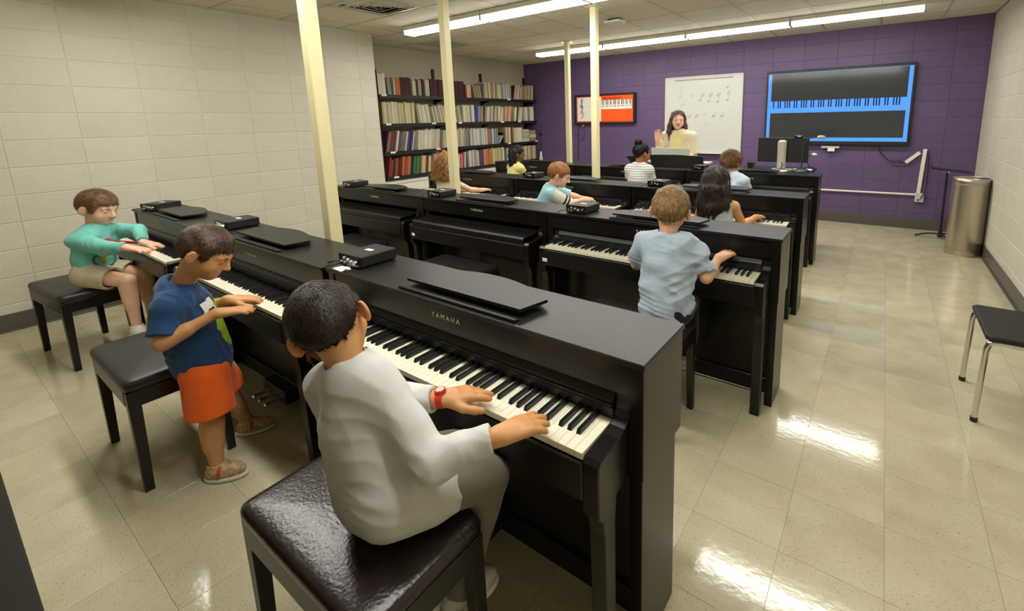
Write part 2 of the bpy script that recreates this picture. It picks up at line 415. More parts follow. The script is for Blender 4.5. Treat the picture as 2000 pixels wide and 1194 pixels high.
ARM = [(-.112,0),(-.116,.30),(-.120,.49),(-.128,.535),(-.147,.558),(-.149,.665),(-.146,.695),(-.136,.708),(-.05,.713),(-.018,.718),(.004,.730),(.014,.748),(.019,.775),(.021,.79),(.06,.79),(.06,.575),(.0,.570),(-.060,.562),(-.067,.50),(-.068,0)]
def piano_parts(root, keys):
    """keys: 'each', 'joined' or 'closed'"""
    bl, bs = M['black'], M['blackside']
    MB().box(-.006, PW+.006, -.008, PD, PH-.016, PH, .0025).build('top_board', bl, root)
    for x0 in (0, PW-.042):
        MB().box(x0, x0+.042, .0, PD-.004, .57, PH-.016, .002).build('case_side', bs, root)
        MB().box(x0+.003 if x0 == 0 else x0, x0+.042 if x0 == 0 else x0+.039, .002, .225, 0, .57, .002).build('side_panel', bs, root)
    for x0 in (.042, PW-.042-.046):
        MB().prism([p for p in ARM if p[1] > .5][:-2]+[(-.060,.562)] if False else ARM, 0, x0, x0+.046).build('arm', bs, root, bevel=.004)
    MB().box(.040, PW-.040, .004, .022, .795, PH-.016, .001).build('front_panel', bs, root)
    MB().box(.040, PW-.040, PD-.022, PD-.008, .36, PH-.016).build('back_panel', bs, root)
    MB().box(.086, PW-.086, .020, PD-.03, .782, .796, .002).build('panel_lip', bl, root)
    MB().box(.086, PW-.086, -.125, .12, .585, KZ-.026, .003).build('key_bed', bs, root)
    MB().box(.086, PW-.086, -.152, -.124, .592, KZ-.022, .003).build('key_slip', bl, root)
    MB().box(.03, PW-.03, .10, .118, .10, .60, .001).build('lower_panel', bs, root)
    MB().box(.03, PW-.03, .085, .125, .02, .105, .002).build('bottom_rail', bs, root)
    o = put('brand_lettering', brand_me, M['gold'], root, (PW/2, .0032, .845)); o.rotation_euler = (math.pi/2, 0, 0)
    # folded music rest lying on the top, with its ledge strip
    out = [(.475,.045),(1.02,.045),(1.045,.150)]
    for k in range(1, 12):
        t = k/12; out.append((1.045-t*.595, .150+.085*math.sin(math.pi*t)**.8))
    out.append((.450,.150))
    rb = MB().prism(out, 2, PH+.016, PH+.027); rb.build('music_rest', bl, root, bevel=.0015)
    MB().box(.60, .90, .08, .14, PH, PH+.0165).build('rest_hinge', M['plastic'], root)
    MB().box(.47, 1.03, .008, .026, PH, PH+.009, .003).build('rest_ledge', M['black'], root)
    pb = MB().box(PW/2-.13, PW/2+.13, .02, .11, .03, .10, .004).build('pedal_box', M['plastic'], root)
    for dx_ in (-.07, 0, .07):
        m = MB().prism([(.03,.052),(-.02,.05),(-.055,.046),(-.062,.052),(-.055,.060),(-.02,.058),(.03,.058)], 0, PW/2+dx_-.011, PW/2+dx_+.011)
        m.build('pedal', M['chrome'], root, bevel=.002)
    if keys == 'closed':
        prof = [(-.145,KZ-.02),(-.147,KZ+.016),(-.138,KZ+.026),(-.02,KZ+.030),(.022,KZ+.042),(.022,KZ+.034),(-.02,KZ+.022),(-.13,KZ+.016),(-.135,KZ-.02)]
        MB().prism(prof, 0, .090, PW-.090).build('fallboard', bl, root, bevel=.002)
        return
    # open: rolled back key cover edge and felt strip
    MB().prism([(-.002,.752),(.006,.765),(.022,.783),(.03,.783),(.03,.748),(.004,.744)], 0, .089, PW-.089).build('fallboard', bl, root)
    MB().box(.09, PW-.09, -.006, -.001, .757, .762, .001).build('fallboard_handle', M['satin'], root)
    MB().box(.089, PW-.089, .004, .03, KZ-.02, .746).build('key_felt', M['plastic'], root)
    for x0, x1 in ((.087, KX0-.001), (KX1+.0005, PW-.087)):
        pass
    if keys == 'each':
        for i in range(52): put('white_key', wkey, None, root, (KX0+i*KW, 0, 0))
        for x in black_positions(): put('black_key', bkey, None, root, (x, 0, 0))
    else:
        put('white_keys', wkeys, None, root); put('black_keys', bkeys, None, root)
protos = {}
def piano(x0, x1, y, keys, label, rz=0):
    if keys not in protos:
        root = thing('digital_piano', label, 'piano'); piano_parts(root, keys); protos[keys] = root; o = root
    else: o = copy_tree(protos[keys])
    o.location = (x0, y, 0); o.scale = ((x1-x0)/PW, 1, 1); o.rotation_euler = (0,0,rz)
    return tag(o, label, 'piano', 'digital pianos in rows')
Y1, Y2, Y3, Y4 = -6.285, -4.905, -3.64, -2.27
piano(1.545, 3.0, Y1, 'each', 'black digital piano nearest the camera, played by the boy in the grey sweater')
piano(.085, 1.522, Y1-.012, 'each', 'black digital piano played by the standing boy in orange shorts')
piano(-1.185, .068, Y1-.014, 'each', 'black digital piano by the white wall, played by the boy in the teal shirt')
piano(1.645, 3.072, Y2, 'each', 'black digital piano played by the boy in the pale blue t-shirt')
piano(.338, 1.635, Y2, 'closed', 'black digital piano with closed lid in the middle of the second row')
piano(-.955, .325, Y2+.01, 'closed', 'black digital piano with closed lid at the wall end of the second row')
piano(1.618, 3.0, Y3, 'joined', 'black digital piano played by the girl with long dark hair')
piano(.236, 1.608, Y3, 'joined', 'black digital piano played by the red-haired boy')
piano(-1.16, .222, Y3, 'joined', 'black digital piano played by the girl with curly hair')
piano(1.606, 2.95, Y4, 'joined', 'black digital piano in the last row at the right, in front of the computer')
piano(.10, 1.59, Y4, 'joined', 'black digital piano in the last row played by the girl with the hair bun')
piano(-1.35, .085, Y4, 'joined', 'black digital piano in the last row nearest the bookcase')
piano(1.22, 2.67, -7.2-PD, 'joined', 'black piano cut off at the lower left corner of the picture')

# headphone amplifier boxes on the piano tops
ampp = thing('headphone_box', '', 'headphone box')
MB().box(-.075,.075,-.10,.07,.004,.05,.004).build('body', M['plastic'], ampp)
MB().box(-.075,.075,-.106,-.10,.003,.052,.002).build('front_plate', M['gloss'], ampp)
for fx in (-.06,.06):
    for fy in (-.085,.055): MB().cyl((fx,fy,0),(fx,fy,.005),.008,n=8).build('foot', M['plastic'], ampp)
for k, xx in enumerate((-.050,-.028,-.002,.022,.050)):
    z = (.02,.018,.032,.026,.026)[k]; r = (.007,.008,.007,.008,.010)[k]
    o = MB().cyl((xx,-.105,z),(xx,-.116,z),r,r*.8,n=12).build('jack' if k < 2 else 'knob', M['chrome'] if k in (0,1,4) else M['silver'], ampp, smooth=True)
MB().cyl((-.03,-.105,.037),(-.03,-.113,.037),.006,n=10).build('knob', M['silver'], ampp)
MB().box(-.022,.022,-.02,.0,.05,.0508).build('sticker', M['paper'], ampp)
MB().tube([(-.06,-.112,.02),(-.085,-.14,.02),(-.12,-.13,.006),(-.15,-.09,.004)],.0025,n=6).build('cable', M['plastic'], ampp)
boxes = [(1.622,-6.128,.02,'black headphone amplifier box on the nearest piano beside a scrap of paper'),
 (.27,-6.130,.02,'black headphone amplifier box on the piano of the boy in the blue t-shirt'),
 (-.98,-6.17,.35,'black headphone amplifier box on the piano by the white wall'),
 (1.85,-4.765,.0,'black headphone amplifier box on the piano of the boy in the pale blue t-shirt'),
 (.49,-4.78,.0,'black headphone amplifier box on the closed middle piano'),
 (-.78,-4.77,.0,'small black headphone amplifier box on the closed piano by the white wall'),
 (1.83,-3.50,.0,'black headphone amplifier box behind the blond boy on the third-row piano'),
 (.40,-3.49,.0,'black headphone amplifier box beside the red-haired boy'),
 (1.73,-2.13,.0,'black headphone amplifier box in front of the upright black music rest')]
for k, (x, y, rz, lab) in enumerate(boxes):
    o = ampp if k == 0 else copy_tree(ampp); o.location = (x, y, PH); o.rotation_euler = (0,0,rz); tag(o, lab, 'headphone box', 'headphone amplifier boxes')
t = MB(); 
t.convex([(-.045,-.02,.0),(.03,-.026,.0),(.04,.012,.0),(.0,.03,0),(-.04,.018,.0),(-.045,-.02,.001),(.03,-.026,.001),(.04,.012,.001),(.0,.03,.001),(-.04,.018,.001)],[(0,1,2,3,4),(5,6,7,8,9),(0,1,6,5),(1,2,7,6),(2,3,8,7),(3,4,9,8),(4,0,5,9)])
t.convex([(.01,.0,.001),(.035,-.022,.001),(.052,-.012,.014),(.03,.012,.012),(.02,.0,.004)],[(0,1,2),(0,2,3),(1,2,4),(2,3,4),(0,3,4),(0,1,4)])
o = t.build('paper_scrap', M['paper']); o.location = (1.622,-6.262,PH); tag(o, 'torn white paper scrap on the nearest piano', 'paper')
# white inventory stickers on the pianos
for x, y, z, lab in [(.398+.03,Y2-.151,.628,'small white sticker on the closed middle piano'),(1.735,Y2-.153,.628,'small white sticker on the second-row piano with open keys'),(-.905,Y2-.141,.628,'small white sticker on the closed piano behind the near post')]:
    o = MB().box(-.018,.018,-.0012,0,-.011,.011).build('sticker', M['paper']); o.location = (x, y, z); tag(o, lab, 'sticker', 'inventory stickers')

# ------------------------------------------------------------------ piano benches
def superpad(w_, d_, h, n=26, dome=.012):
    """domed upholstered cushion with rounded edges"""
    vs = []; fs = []
    prof = [(0.90,0),(1.0,.25),(1.0,.62),(.985,.82),(.95,.94)]
    rings = []
    def ring(k, z):
        out = []
        for i in range(n*2):
            a = 2*math.pi*i/(n*2); c, s_ = math.cos(a), math.sin(a); e = .13
            out.append((k*w_/2*math.copysign(abs(c)**e, c), k*d_/2*math.copysign(abs(s_)**e, s_), z))
        return out
    for k, z in [(.965,0),(1.0,.3*h),(1.0,.62*h),(.985,.82*h),(.955,.94*h)]: rings.append(ring(k, z))
    for k in (.9,.8,.65,.45,.2): rings.append(ring(k, h*.955+dome*(1-k**2.2)))
    N2 = n*2
    for r_ in rings: vs += r_
    for j in range(len(rings)-1):
        for i in range(N2): fs.append((j*N2+i, j*N2+(i+1)%N2, (j+1)*N2+(i+1)%N2, (j+1)*N2+i))
    fs.append(tuple(reversed(range(N2)))); fs.append(tuple(range((len(rings)-1)*N2, len(rings)*N2)))
    return vs, fs
def bench(x, y, rz, label, vinyl='vinyl2', w_=.58, d_=.335, h=.505):
    t = thing('piano_bench', label, 'bench', (x, y, 0), rz, 'piano benches')
    vs, fs = superpad(w_, d_, .05)
    o = MB().add([(a,b,c+h-.06) for a,b,c in vs], fs).build('cushion', M[vinyl], t, smooth=True)
    a, b = w_/2-.016, d_/2-.016
    for s in (-1,1):
        MB().box(-a+.03, a-.03, s*b-.011, s*b+.011, h-.125, h-.058, .002).build('rail', M['benchwood'], t)
        MB().box(s*a-.011, s*a+.011, -b+.03, b-.03, h-.125, h-.058, .002).build('rail', M['benchwood'], t)
    for sx in (-1,1):
        for sy in (-1,1):
            top = .021; bot = .015; cx_, cy_ = sx*(a-.012), sy*(b-.012)
            m = MB(); fx_, fy_ = sx*(a-.006), sy*(b-.006)
            m.convex([(fx_-bot,fy_-bot,0),(fx_+bot,fy_-bot,0),(fx_+bot,fy_+bot,0),(fx_-bot,fy_+bot,0),(cx_-top,cy_-top,h-.06),(cx_+top,cy_-top,h-.06),(cx_+top,cy_+top,h-.06),(cx_-top,cy_+top,h-.06)],
                     [(0,1,2,3),(4,5,6,7),(0,1,5,4),(1,2,6,5),(2,3,7,6),(3,0,4,7)])
            m.build('leg', M['benchwood'], t, bevel=.002)
    return t
bench(2.395, -6.70, 0, 'dark brown vinyl piano bench under the boy in the grey sweater', 'vinyl', h=.527)
bench(.735, -6.70, 0, 'black piano bench behind the standing boy in orange shorts')
bench(-.95, -6.68, .10, 'black piano bench under the boy in the teal shirt', w_=.62)
bench(2.45, -5.27, 0, 'black piano bench under the boy in the pale blue t-shirt')
bench(.98, -5.14, 0, 'black piano bench tucked under the closed middle piano')
bench(-.32, -5.13, 0, 'black piano bench tucked under the closed piano by the near post')
bench(2.45, -4.02, 0, 'black piano bench under the girl with long dark hair')
bench(.95, -4.03, 0, 'black piano bench under the red-haired boy')
bench(-.40, -4.05, 0, 'black piano bench under the girl with curly hair')
bench(2.18, -2.62, 0, 'black piano bench under the brown-haired child in pale blue')
bench(1.2, -2.63, 0, 'black piano bench under the girl with the hair bun')
bench(-.62, -2.63, 0, 'black piano bench under the girl with black hair')

# ------------------------------------------------------------------ things on the purple wall
def emat(name, col, s=1.0): return mat(name, (.004,.004,.004,1), .10, emit=(col, s), spec=.5)
M['blue_px'] = emat('screen_blue', srgb(92,168,255)[:3], 1.0)
M['dark_px'] = emat('screen_dark', srgb(56,56,56)[:3], 1.0)
M['navy_px'] = emat('screen_navy', srgb(20,40,80)[:3], 1.0)
tv = thing('wall_display', 'large black flat screen showing a blue keyboard picture on the purple wall', 'screen', (2.845, -.03, 1.59))
MB().box(-.868,.868,-.045,.0,-.512,.515,.006).build('frame', M['plastic'], tv)
MB().box(-.40,.40,.0,.03,-.25,.25).build('wall_mount', M['plastic'], tv)
scr = MB().box(-.842,.840,-.0465,-.044,-.462,.478).build('screen', M['blue_px'], tv)
MB().box(-.797,.797,-.0472,-.0464,.102,.474).build('picture_panel', M['dark_px'], scr)
MB().box(-.799,.797,-.0472,-.0464,-.412,-.068).build('picture_panel', M['dark_px'], scr)
MB().box(-.797,.797,-.0472,-.0464,.098,.102).build('picture_line', M['navy_px'], scr)
kx = np.linspace(-.79,.785,53); bl_ = MB()
for i in range(51):
    if i % 7 in (0,2,3,5,6): bl_.box(kx[i+1]-.0075, kx[i+1]+.0075, -.0473, -.0463, .0, .099)
bl_.build('picture_keys', M['navy_px'], scr)
t = thing('control_strip', 'small silver control strip with a white tag under the wall display', 'control panel', (2.84,-.045,1.045))
MB().box(-.11,.11,-.02,.01,-.014,.016,.003).build('body', M['silver'], t)
for k in range(5): MB().cyl((-.03+k*.025,-.02,.0),(-.03+k*.025,-.025,.0),.006,n=8).build('button', M['white'], t)
MB().box(-.03,.055,-.024,-.021,-.055,-.012,.001).build('tag', M['paper'], t)
MB().box(-.03,.03,.01,.045,-.01,.03).build('bracket', M['plastic'], t)

wbd = thing('whiteboard', 'tall white board with faint handwritten notes behind the teacher', 'whiteboard', (1.014,0,1.528))
MB().box(-.60,.60,-.022,-.001,-.585,.585).build('board', mat('whiteboard_enamel', srgb(206,208,202), .25, coat=.2), wbd)
m = MB()
for s in (-1,1): m.box(s*.61-.012,s*.61+.012,-.028,-.001,-.60,.60,.002); m.box(-.61,.61,-.028,-.001,s*.592-.01,s*.592+.01,.002)
m.build('frame', M['grey'], wbd)
MB().box(-.45,.47,-.045,-.028,.548,.562,.003).build('map_rail', M['silver'], wbd)
MB().box(-.60,.60,-.08,-.02,-.612,-.60,.002).build('pen_tray', M['grey'], wbd)
ink = mat('marker_ink', srgb(184,186,183), .8); m = MB()
def note(x, z, filled=False, stem=0, flag=False, s=1.0):
    pts = [(x+.028*s*math.cos(a)*.9, -.0232, z+.017*s*math.sin(a)+.010*s*math.cos(a)) for a in np.linspace(0, 2*math.pi, 14)]
    m.tube(pts, .0022 if not filled else .005, n=4, sub=1)
    if stem: m.tube([(x+.026*s,-.0232,z+.008),(x+.03*s,-.0232,z+stem)], .002, n=4, sub=1)
    if flag: m.tube([(x+.03*s,-.0232,z+stem),(x+.06*s,-.0232,z+stem*.6)], .002, n=4, sub=1)
X0, Z0 = 1.014, 1.528
note(.65-X0,1.818-Z0,False,.165); note(.85-X0,1.83-Z0,False,.03); 
for x in (1.02,1.15,1.272): note(x-X0,1.827-Z0,True,.045)
note(.688-X0,1.678-Z0,False,0,False,1.3)
for x,z in ((.98,1.75),(1.12,1.73),(1.26,1.72),(1.409,1.74)): note(x-X0,z-Z0,True,.10,True,.7)
for x in (.812,.93,1.20,1.331): note(x-X0,1.505-Z0,True,.05,False,.9)
note(1.06-X0,1.53-Z0); note(1.093-X0,1.369-Z0,False,0,False,1.4)
for x,z in ((1.40,1.93),(1.42,1.85)): note(x-X0,z-Z0,True,.05,True,.6)
m.build('handwriting', ink, wbd)

vis = thing('keyboard_chart', 'orange and white framed keyboard chart board with clefs on the purple wall', 'wall chart', (-.765,-.0,1.672))
m = MB()
for s in (-1,1): m.box(s*.608-.016,s*.608+.016,-.07,-.004,-.262,.262,.003); m.box(-.608,.608,-.07,-.004,s*.25-.014,s*.25+.014,.003)
m.build('frame', M['plastic'], vis); MB().box(-.61,.61,-.045,-.004,-.25,.25).build('backing', M['plastic'], vis)
MB().box(-.592,.592,-.052,-.045,-.236,.236).build('red_trim', mat('chart_red', srgb(190,70,40), .5), vis)
MB().box(-.055,.578,-.055,-.051,-.222,.222).build('orange_panel', mat('chart_orange', srgb(250,92,20), .5), vis)
MB().box(-.565,-.055,-.055,-.051,-.214,.214).build('staff_panel', M['paper'], vis)
prt = mat('chart_print', srgb(24,20,22), .6); m = MB()
for k in range(11): m.box(-.50,-.06,-.0556,-.0549,-.17+k*.034-.0009,-.17+k*.034+.0009) if k != 5 else None
m.build('staff_lines', mat('chart_line', srgb(150,150,145), .7), vis)
m = MB()
m.tube([(-.475,-.056,.045),(-.46,-.056,.07),(-.445,-.056,.05),(-.46,-.056,.025),(-.49,-.056,.035),(-.495,-.056,.075),(-.465,-.056,.12),(-.452,-.056,.165),(-.462,-.056,.19),(-.472,-.056,.165),(-.462,-.056,.06),(-.452,-.056,-.01),(-.47,-.056,-.03),(-.482,-.056,-.018)], .0055, n=6)
m.build('treble_clef', prt, vis)
m = MB(); m.tube([(-.495,-.056,-.07),(-.48,-.056,-.045),(-.455,-.056,-.05),(-.442,-.056,-.085),(-.455,-.056,-.13),(-.485,-.056,-.17)], .005, n=6)
for z in (-.06,-.09): m.cyl((-.42,-.058,z),(-.42,-.055,z),.006,n=8)
m.cyl((-.488,-.058,-.075),(-.488,-.055,-.075),.009,n=8)
m.build('bass_clef', prt, vis)
MB().box(-.045,.560,-.0575,-.0552,-.008,.150).build('keyboard_print', M['paper'], vis)
m = MB()
for i in range(26):
    if i % 7 in (0,1,3,4,5): m.box(-.022+i*.0225-.006,-.022+i*.0225+.006,-.0582,-.0572,.07,.15); m.box(-.022+i*.0225-.005,-.022+i*.0225+.005,-.0582,-.0572,.035,.058)
m.build('printed_keys', prt, vis)
dk = mat('chart_title', srgb(70,16,14), .5)
o = put('title_lettering', text_mesh('Visualizer', .078, .0005, 1.0), dk, vis, (.215,-.0562,.185)); o.rotation_euler = (math.pi/2,0,0)
m = MB(); m.box(.0,.022,-.0562,-.0548,.168,.205); m.box(.028,.05,-.0562,-.0548,.162,.195); m.build('title_mark', dk, vis)
t = MB(); t.tube([(-1.27,-.03,1.40),(-1.345,-.03,1.28),(-1.33,-.03,1.14),(-1.25,-.03,1.12),(-1.20,-.03,1.22),(-1.23,-.03,1.36)], .004, n=6)
t.tube([(-1.335,-.03,1.25),(-1.34,-.03,1.05),(-1.345,-.03,.92),(-1.35,-.03,.74)], .005, n=6)
o = t.build('power_cord', M['plastic']); tag(o, 'black looped power cord hanging under the orange chart', 'cord')
t = thing('wall_plug', 'round white plug on the purple wall under the orange chart', 'plug', (-1.245,-.0,1.385))
MB().cyl((0,-.001,0),(0,-.03,0),.026,.022,n=16).build('body', M['white'], t, smooth=True); MB().cyl((0,-.03,0),(0,-.042,0),.012,n=10).build('cord_end', M['plastic'], t)

cd = thing('wall_conduit', 'white cable conduit running along the purple wall to a socket box', 'conduit', (0,0,0))
MB().cyl((1.7,-.022,.437),(3.84,-.022,.452),.0135,n=12).build('pipe', M['white'], cd, smooth=True)
MB().box(3.835,3.925,-.05,-.001,.36,.475,.004).build('socket_box', M['grey'], cd)
MB().box(3.86,3.875,-.056,-.049,.38,.40,.001).build('socket', M['plastic'], cd)
m = MB(); m.convex([(3.845,-.03,.475),(3.885,-.03,.475),(3.845,-.001,.475),(3.885,-.001,.475),(3.868,-.03,1.035),(3.908,-.03,1.035),(3.868,-.001,1.035),(3.908,-.001,1.035)],[(0,1,3,2),(4,5,7,6),(0,1,5,4),(2,3,7,6),(0,2,6,4),(1,3,7,5)])
m.build('raceway', M['white'], cd, bevel=.003)
m = MB(); a = np.array((3.835,-.03,.995)); b = np.array((3.70,-.03,.862)); d = nrm(b-a); n_ = np.array((-d[2],0,d[0]))*.02; th = np.array((0,.02,0))
m.convex([a-n_,a+n_,b-n_,b+n_,a-n_-th,a+n_-th,b-n_-th,b+n_-th],[(0,1,3,2),(4,5,7,6),(0,1,5,4),(2,3,7,6),(0,2,6,4),(1,3,7,5)])
m.build('raceway_cover', M['white'], cd)
MB().tube([(3.905,-.02,1.02),(3.935,-.03,.9),(3.935,-.03,.7),(3.93,-.05,.52),(3.885,-.06,.40)], .006, n=6).build('cable', M['plastic'], cd)
t = MB(); t.tube([(3.40,-.03,1.08),(3.42,-.03,.99),(3.50,-.035,.90),(3.56,-.04,.868),(3.64,-.04,.86),(3.70,-.03,.865)], .007, n=6); t.tube([(3.53,-.05,.885),(3.57,-.05,.86),(3.66,-.05,.872),(3.60,-.05,.89),(3.54,-.05,.87),(3.68,-.04,.86)], .006, n=6)
tag(t.build('display_cable', M['plastic']), 'black cable bundle hanging from the wall display to the white conduit', 'cable')
MB_ = MB().tube([(2.96,-.006,.36),(3.0,-.012,.33),(2.985,-.012,.25),(2.95,-.01,.23)], .005, n=6)
# ------------------------------------------------------------------ bookcase in the alcove
BX0, BX1, BY0, BY1 = XA+.005, -2.33, -3.43, -.03
SH = [1.885, 1.485, 1.09, .735]
bc = thing('bookcase', 'long black metal bookcase with four packed shelves in the alcove', 'bookcase', (0,0,0))
bkm = mat('shelf_black', (.012,.012,.012), .45)
for z in SH:
    sh = MB().box(BX0, BX1, BY0, BY1, z-.03, z, .002).box(BX1-.004, BX1+.004, BY0, BY1, z-.045, z+.004, .001).build('shelf', bkm, bc)
for y in (BY0+.02, -2.263, -1.223, BY1-.02):
    MB().box(BX0, BX0+.03, y-.02, y+.02, .67, 2.33, .002).build('upright', bkm, bc)
    for z in SH: MB().prism([(BX0+.03,z-.03),(BX1-.03,z-.03),(BX0+.03,z-.09)], 1, y-.003, y+.003).build('bracket', bkm, bc)
MB().box(BX0, BX1-.01, BY0-.012, BY0-.004, .70, 2.22, .002).build('end_panel', bkm, bc)
for z, y in ((SH[0],-3.36),(SH[1],-3.33),(SH[2],-3.30),(SH[3],-3.28),(SH[0],-.82),(SH[1],-2.02),(SH[1],-1.02),(SH[1],-.55),(SH[2],-.86),(SH[2],-.06),(SH[1],-2.55),(SH[2],-2.5)):
    MB().box(BX1+.004, BX1+.006, y-.04, y+.04, z-.018, z+.008).build('shelf_label', M['paper'], bc)
ledge = struct('trim_1', MB().box(XA, -2.2, YA+.0, YB, 0, .655, .004).box(XA, -2.185, YA, YB, .655, .68, .004), M['white'])

PAL = dict(cream=(214,204,170), white=(226,222,206), tan=(176,152,110), maroon=(62,24,28), orange=(198,108,60), red=(176,48,40), green=(52,112,62), purple=(66,44,92), blue=(52,84,150), lilac=(150,146,180), yellow=(206,194,128), teal=(70,120,120), grey=(146,138,120), black=(30,27,28), sky=(160,184,204), brown=(112,66,42), pink=(206,142,120))
pages = mat('book_pages', srgb(222,212,184), .9, bump=(220,.4,.002), stretch=(1,40,1))
book_me = {}
for c_, rgb in PAL.items():
    m = MB(); m.box(0,1,0,.10,0,1); m.box(0,1,.90,1,0,1); m.box(.96,1,.10,.90,0,1); nb = len(m.f)
    m.box(.02,.955,.10,.90,.015,.985)
    me = m.mesh('book'); me.materials.append(mat('book_'+c_, srgb(*[int(v*.86+20) for v in rgb]), .7, vary=(3,.38,3), rand=.18, stretch=(.25,5,.25))); me.materials.append(pages)
    for i, p in enumerate(me.polygons): p.material_index = 0 if i < nb else 1
    book_me[c_] = me
SHN = ['top','second','third','lowest']
SPEC = []
def add_book(c_, y, z, th, h, dep, tilt, k):
    SPEC.append((y, c_, z, th, h, dep, tilt, k, R.uniform(0,.02)))
def run(k, y0, y1, pal, hmin, hmax, tilt=0., tmin=.028, tmax=.06):
    """books side by side from y0 to y1; tilt > 0 leans the tops towards -Y"""
    z = SH[k]+.001; y = y0; tl = math.radians(tilt)
    if tl > 0: y += hmax*math.sin(tl)
    while True:
        th = R.uniform(tmin, tmax)*.62; h = R.uniform(hmin, hmax); c_, s_ = math.cos(tl), math.sin(tl)
        wid = th/c_
        if y+wid+(h*abs(s_) if tl < 0 else 0) > y1: break
        dz = 0 if tl >= 0 else th*abs(s_)
        add_book(R.choice(pal), y, z+dz if tl < 0 else z, th, h, R.uniform(.19,.23), tl, k)
        y += wid+.0012
cr, tn, wh = ['cream','cream','white','tan'], ['tan','grey','cream','tan','brown'], ['white','white','cream','sky']
run(0,-3.42,-3.30,['white','cream'],.28,.30,0); run(0,-3.29,-3.19,['grey','black'],.22,.25,4,.02,.035); run(0,-3.18,-3.08,['cream','orange'],.24,.25,0,.03,.05)
run(0,-3.07,-2.88,['maroon'],.25,.26,0,.04,.05); run(0,-2.87,-2.64,['maroon','cream','black','grey'],.22,.25,0,.025,.045); run(0,-2.64,-2.56,['cream'],.24,.25,0)
run(0,-2.55,-1.86,['maroon'],.255,.26,0,.042,.052); run(0,-1.84,-1.70,['red','cream'],.20,.22,0); run(0,-1.68,-1.45,['grey','tan'],.20,.23,12)
run(0,-1.44,-.98,tn,.25,.28,0,.02,.045); run(0,-.97,-.72,['grey','sky','black','tan'],.26,.28,0,.02,.04); run(0,-.70,-.36,['cream','maroon','tan','grey'],.24,.27,-13,.025,.045); run(0,-.36,-.06,['cream','tan'],.26,.28,-5,.02,.045)
run(1,-3.40,-2.86,['cream','tan','yellow','cream'],.29,.31,0,.025,.05); run(1,-2.85,-2.58,['white','cream','grey'],.26,.29,7); run(1,-2.57,-1.95,['cream','tan','grey','lilac','cream'],.25,.29,10,.02,.045)
run(1,-1.93,-1.66,['white','cream','grey'],.27,.29,0); run(1,-1.65,-1.45,['blue','tan','yellow'],.26,.28,-3); run(1,-1.44,-.93,['cream','grey','white','tan'],.25,.28,-7,.02,.045)
run(1,-.92,-.70,['orange','maroon','cream'],.25,.29,-9); run(1,-.69,-.38,['yellow','white','black','cream'],.25,.27,-9); run(1,-.37,-.06,['tan','cream','white'],.25,.28,0)
run(2,-3.40,-3.10,['white','purple','orange','brown'],.28,.30,-13,.03,.05); run(2,-3.09,-2.86,['lilac','purple','white'],.27,.29,-13,.03,.05); run(2,-2.85,-2.40,['cream','cream','white'],.28,.31,-7,.03,.05); run(2,-2.39,-2.10,['lilac','white','tan','cream'],.27,.29,-7)
run(2,-2.09,-1.82,['cream','grey','sky'],.28,.31,-3); run(2,-1.81,-1.40,['white','sky','cream'],.27,.30,0,.02,.045); run(2,-1.39,-1.30,['orange'],.25,.27,0); run(2,-1.29,-1.12,['blue','grey','sky'],.26,.28,0); run(2,-.93,-.70,['brown','cream','orange','tan'],.27,.29,0,.02,.04); run(2,-.69,-.47,['white','cream'],.26,.28,0)
run(3,-3.38,-3.18,['black','brown','red'],.24,.28,-10); run(3,-3.17,-2.98,['red','orange'],.26,.28,-9); run(3,-2.97,-2.84,['green'],.26,.27,-9); run(3,-2.83,-2.62,['yellow','purple','brown','red'],.25,.27,-8); run(3,-2.61,-2.40,['lilac','blue','white','red'],.25,.28,-8); run(3,-2.39,-1.90,['white','red','cream','lilac'],.22,.27,-5)
run(3,-1.88,-1.62,['cream','yellow','lilac','yellow'],.26,.29,0); run(3,-1.61,-1.52,['purple'],.27,.28,0); run(3,-1.51,-1.30,['orange','pink'],.27,.29,0,.04,.06); run(3,-1.29,-.98,['tan','yellow','cream','white'],.27,.30,0,.02,.045); run(3,-.97,-.80,['teal','white','orange'],.25,.28,0); run(3,-.79,-.50,['tan','cream','brown'],.22,.25,0); run(3,-.49,-.06,['cream','white','tan'],.24,.28,0)
SPEC.sort()
NEAR = 272; more = {}
for q_, (y, c_, z, th, h, dep, tilt, k, dx_) in enumerate(SPEC):
    loc = (BX1-.012-dep-dx_, y, z)
    if q_ < NEAR:
        o = bpy.data.objects.new('book', book_me[c_]); COL.objects.link(o); o.scale = (dep, th, h); o.location = loc; o.rotation_euler = (tilt, 0, 0)
        side = 'near' if y < -1.75 else 'middle'
        tag(o, '%s book standing on the %s part of the %s bookcase shelf' % (c_, side, SHN[k]), 'book', '%s books on the %s part of the %s shelf' % (c_, side, SHN[k]))
    else:
        Mx = Matrix.LocRotScale(Vector(loc), Matrix.Rotation(tilt, 3, 'X').to_quaternion(), Vector((dep, th, h)))
        more.setdefault(c_, []).append(Mx)
mv, mf, mi = [], [], []; slots = []
for c_, lst in more.items():
    me = book_me[c_]; slots.append(me.materials[0]); si = len(slots)-1
    for Mx in lst:
        b0 = len(mv); mv += [tuple(Mx @ v.co) for v in me.vertices]; mf += [tuple(b0+i for i in p.vertices) for p in me.polygons]; mi += [si]*len(me.polygons)
if mv:
    me = mesh_from(mv, mf, 'more_books')
    for m_ in slots: me.materials.append(m_)
    me.polygons.foreach_set('material_index', mi); o = bpy.data.objects.new('more_books', me); COL.objects.link(o)
    tag(o, 'rows of thin books at the far end of the bookcase shelves', 'books', kind='stuff')
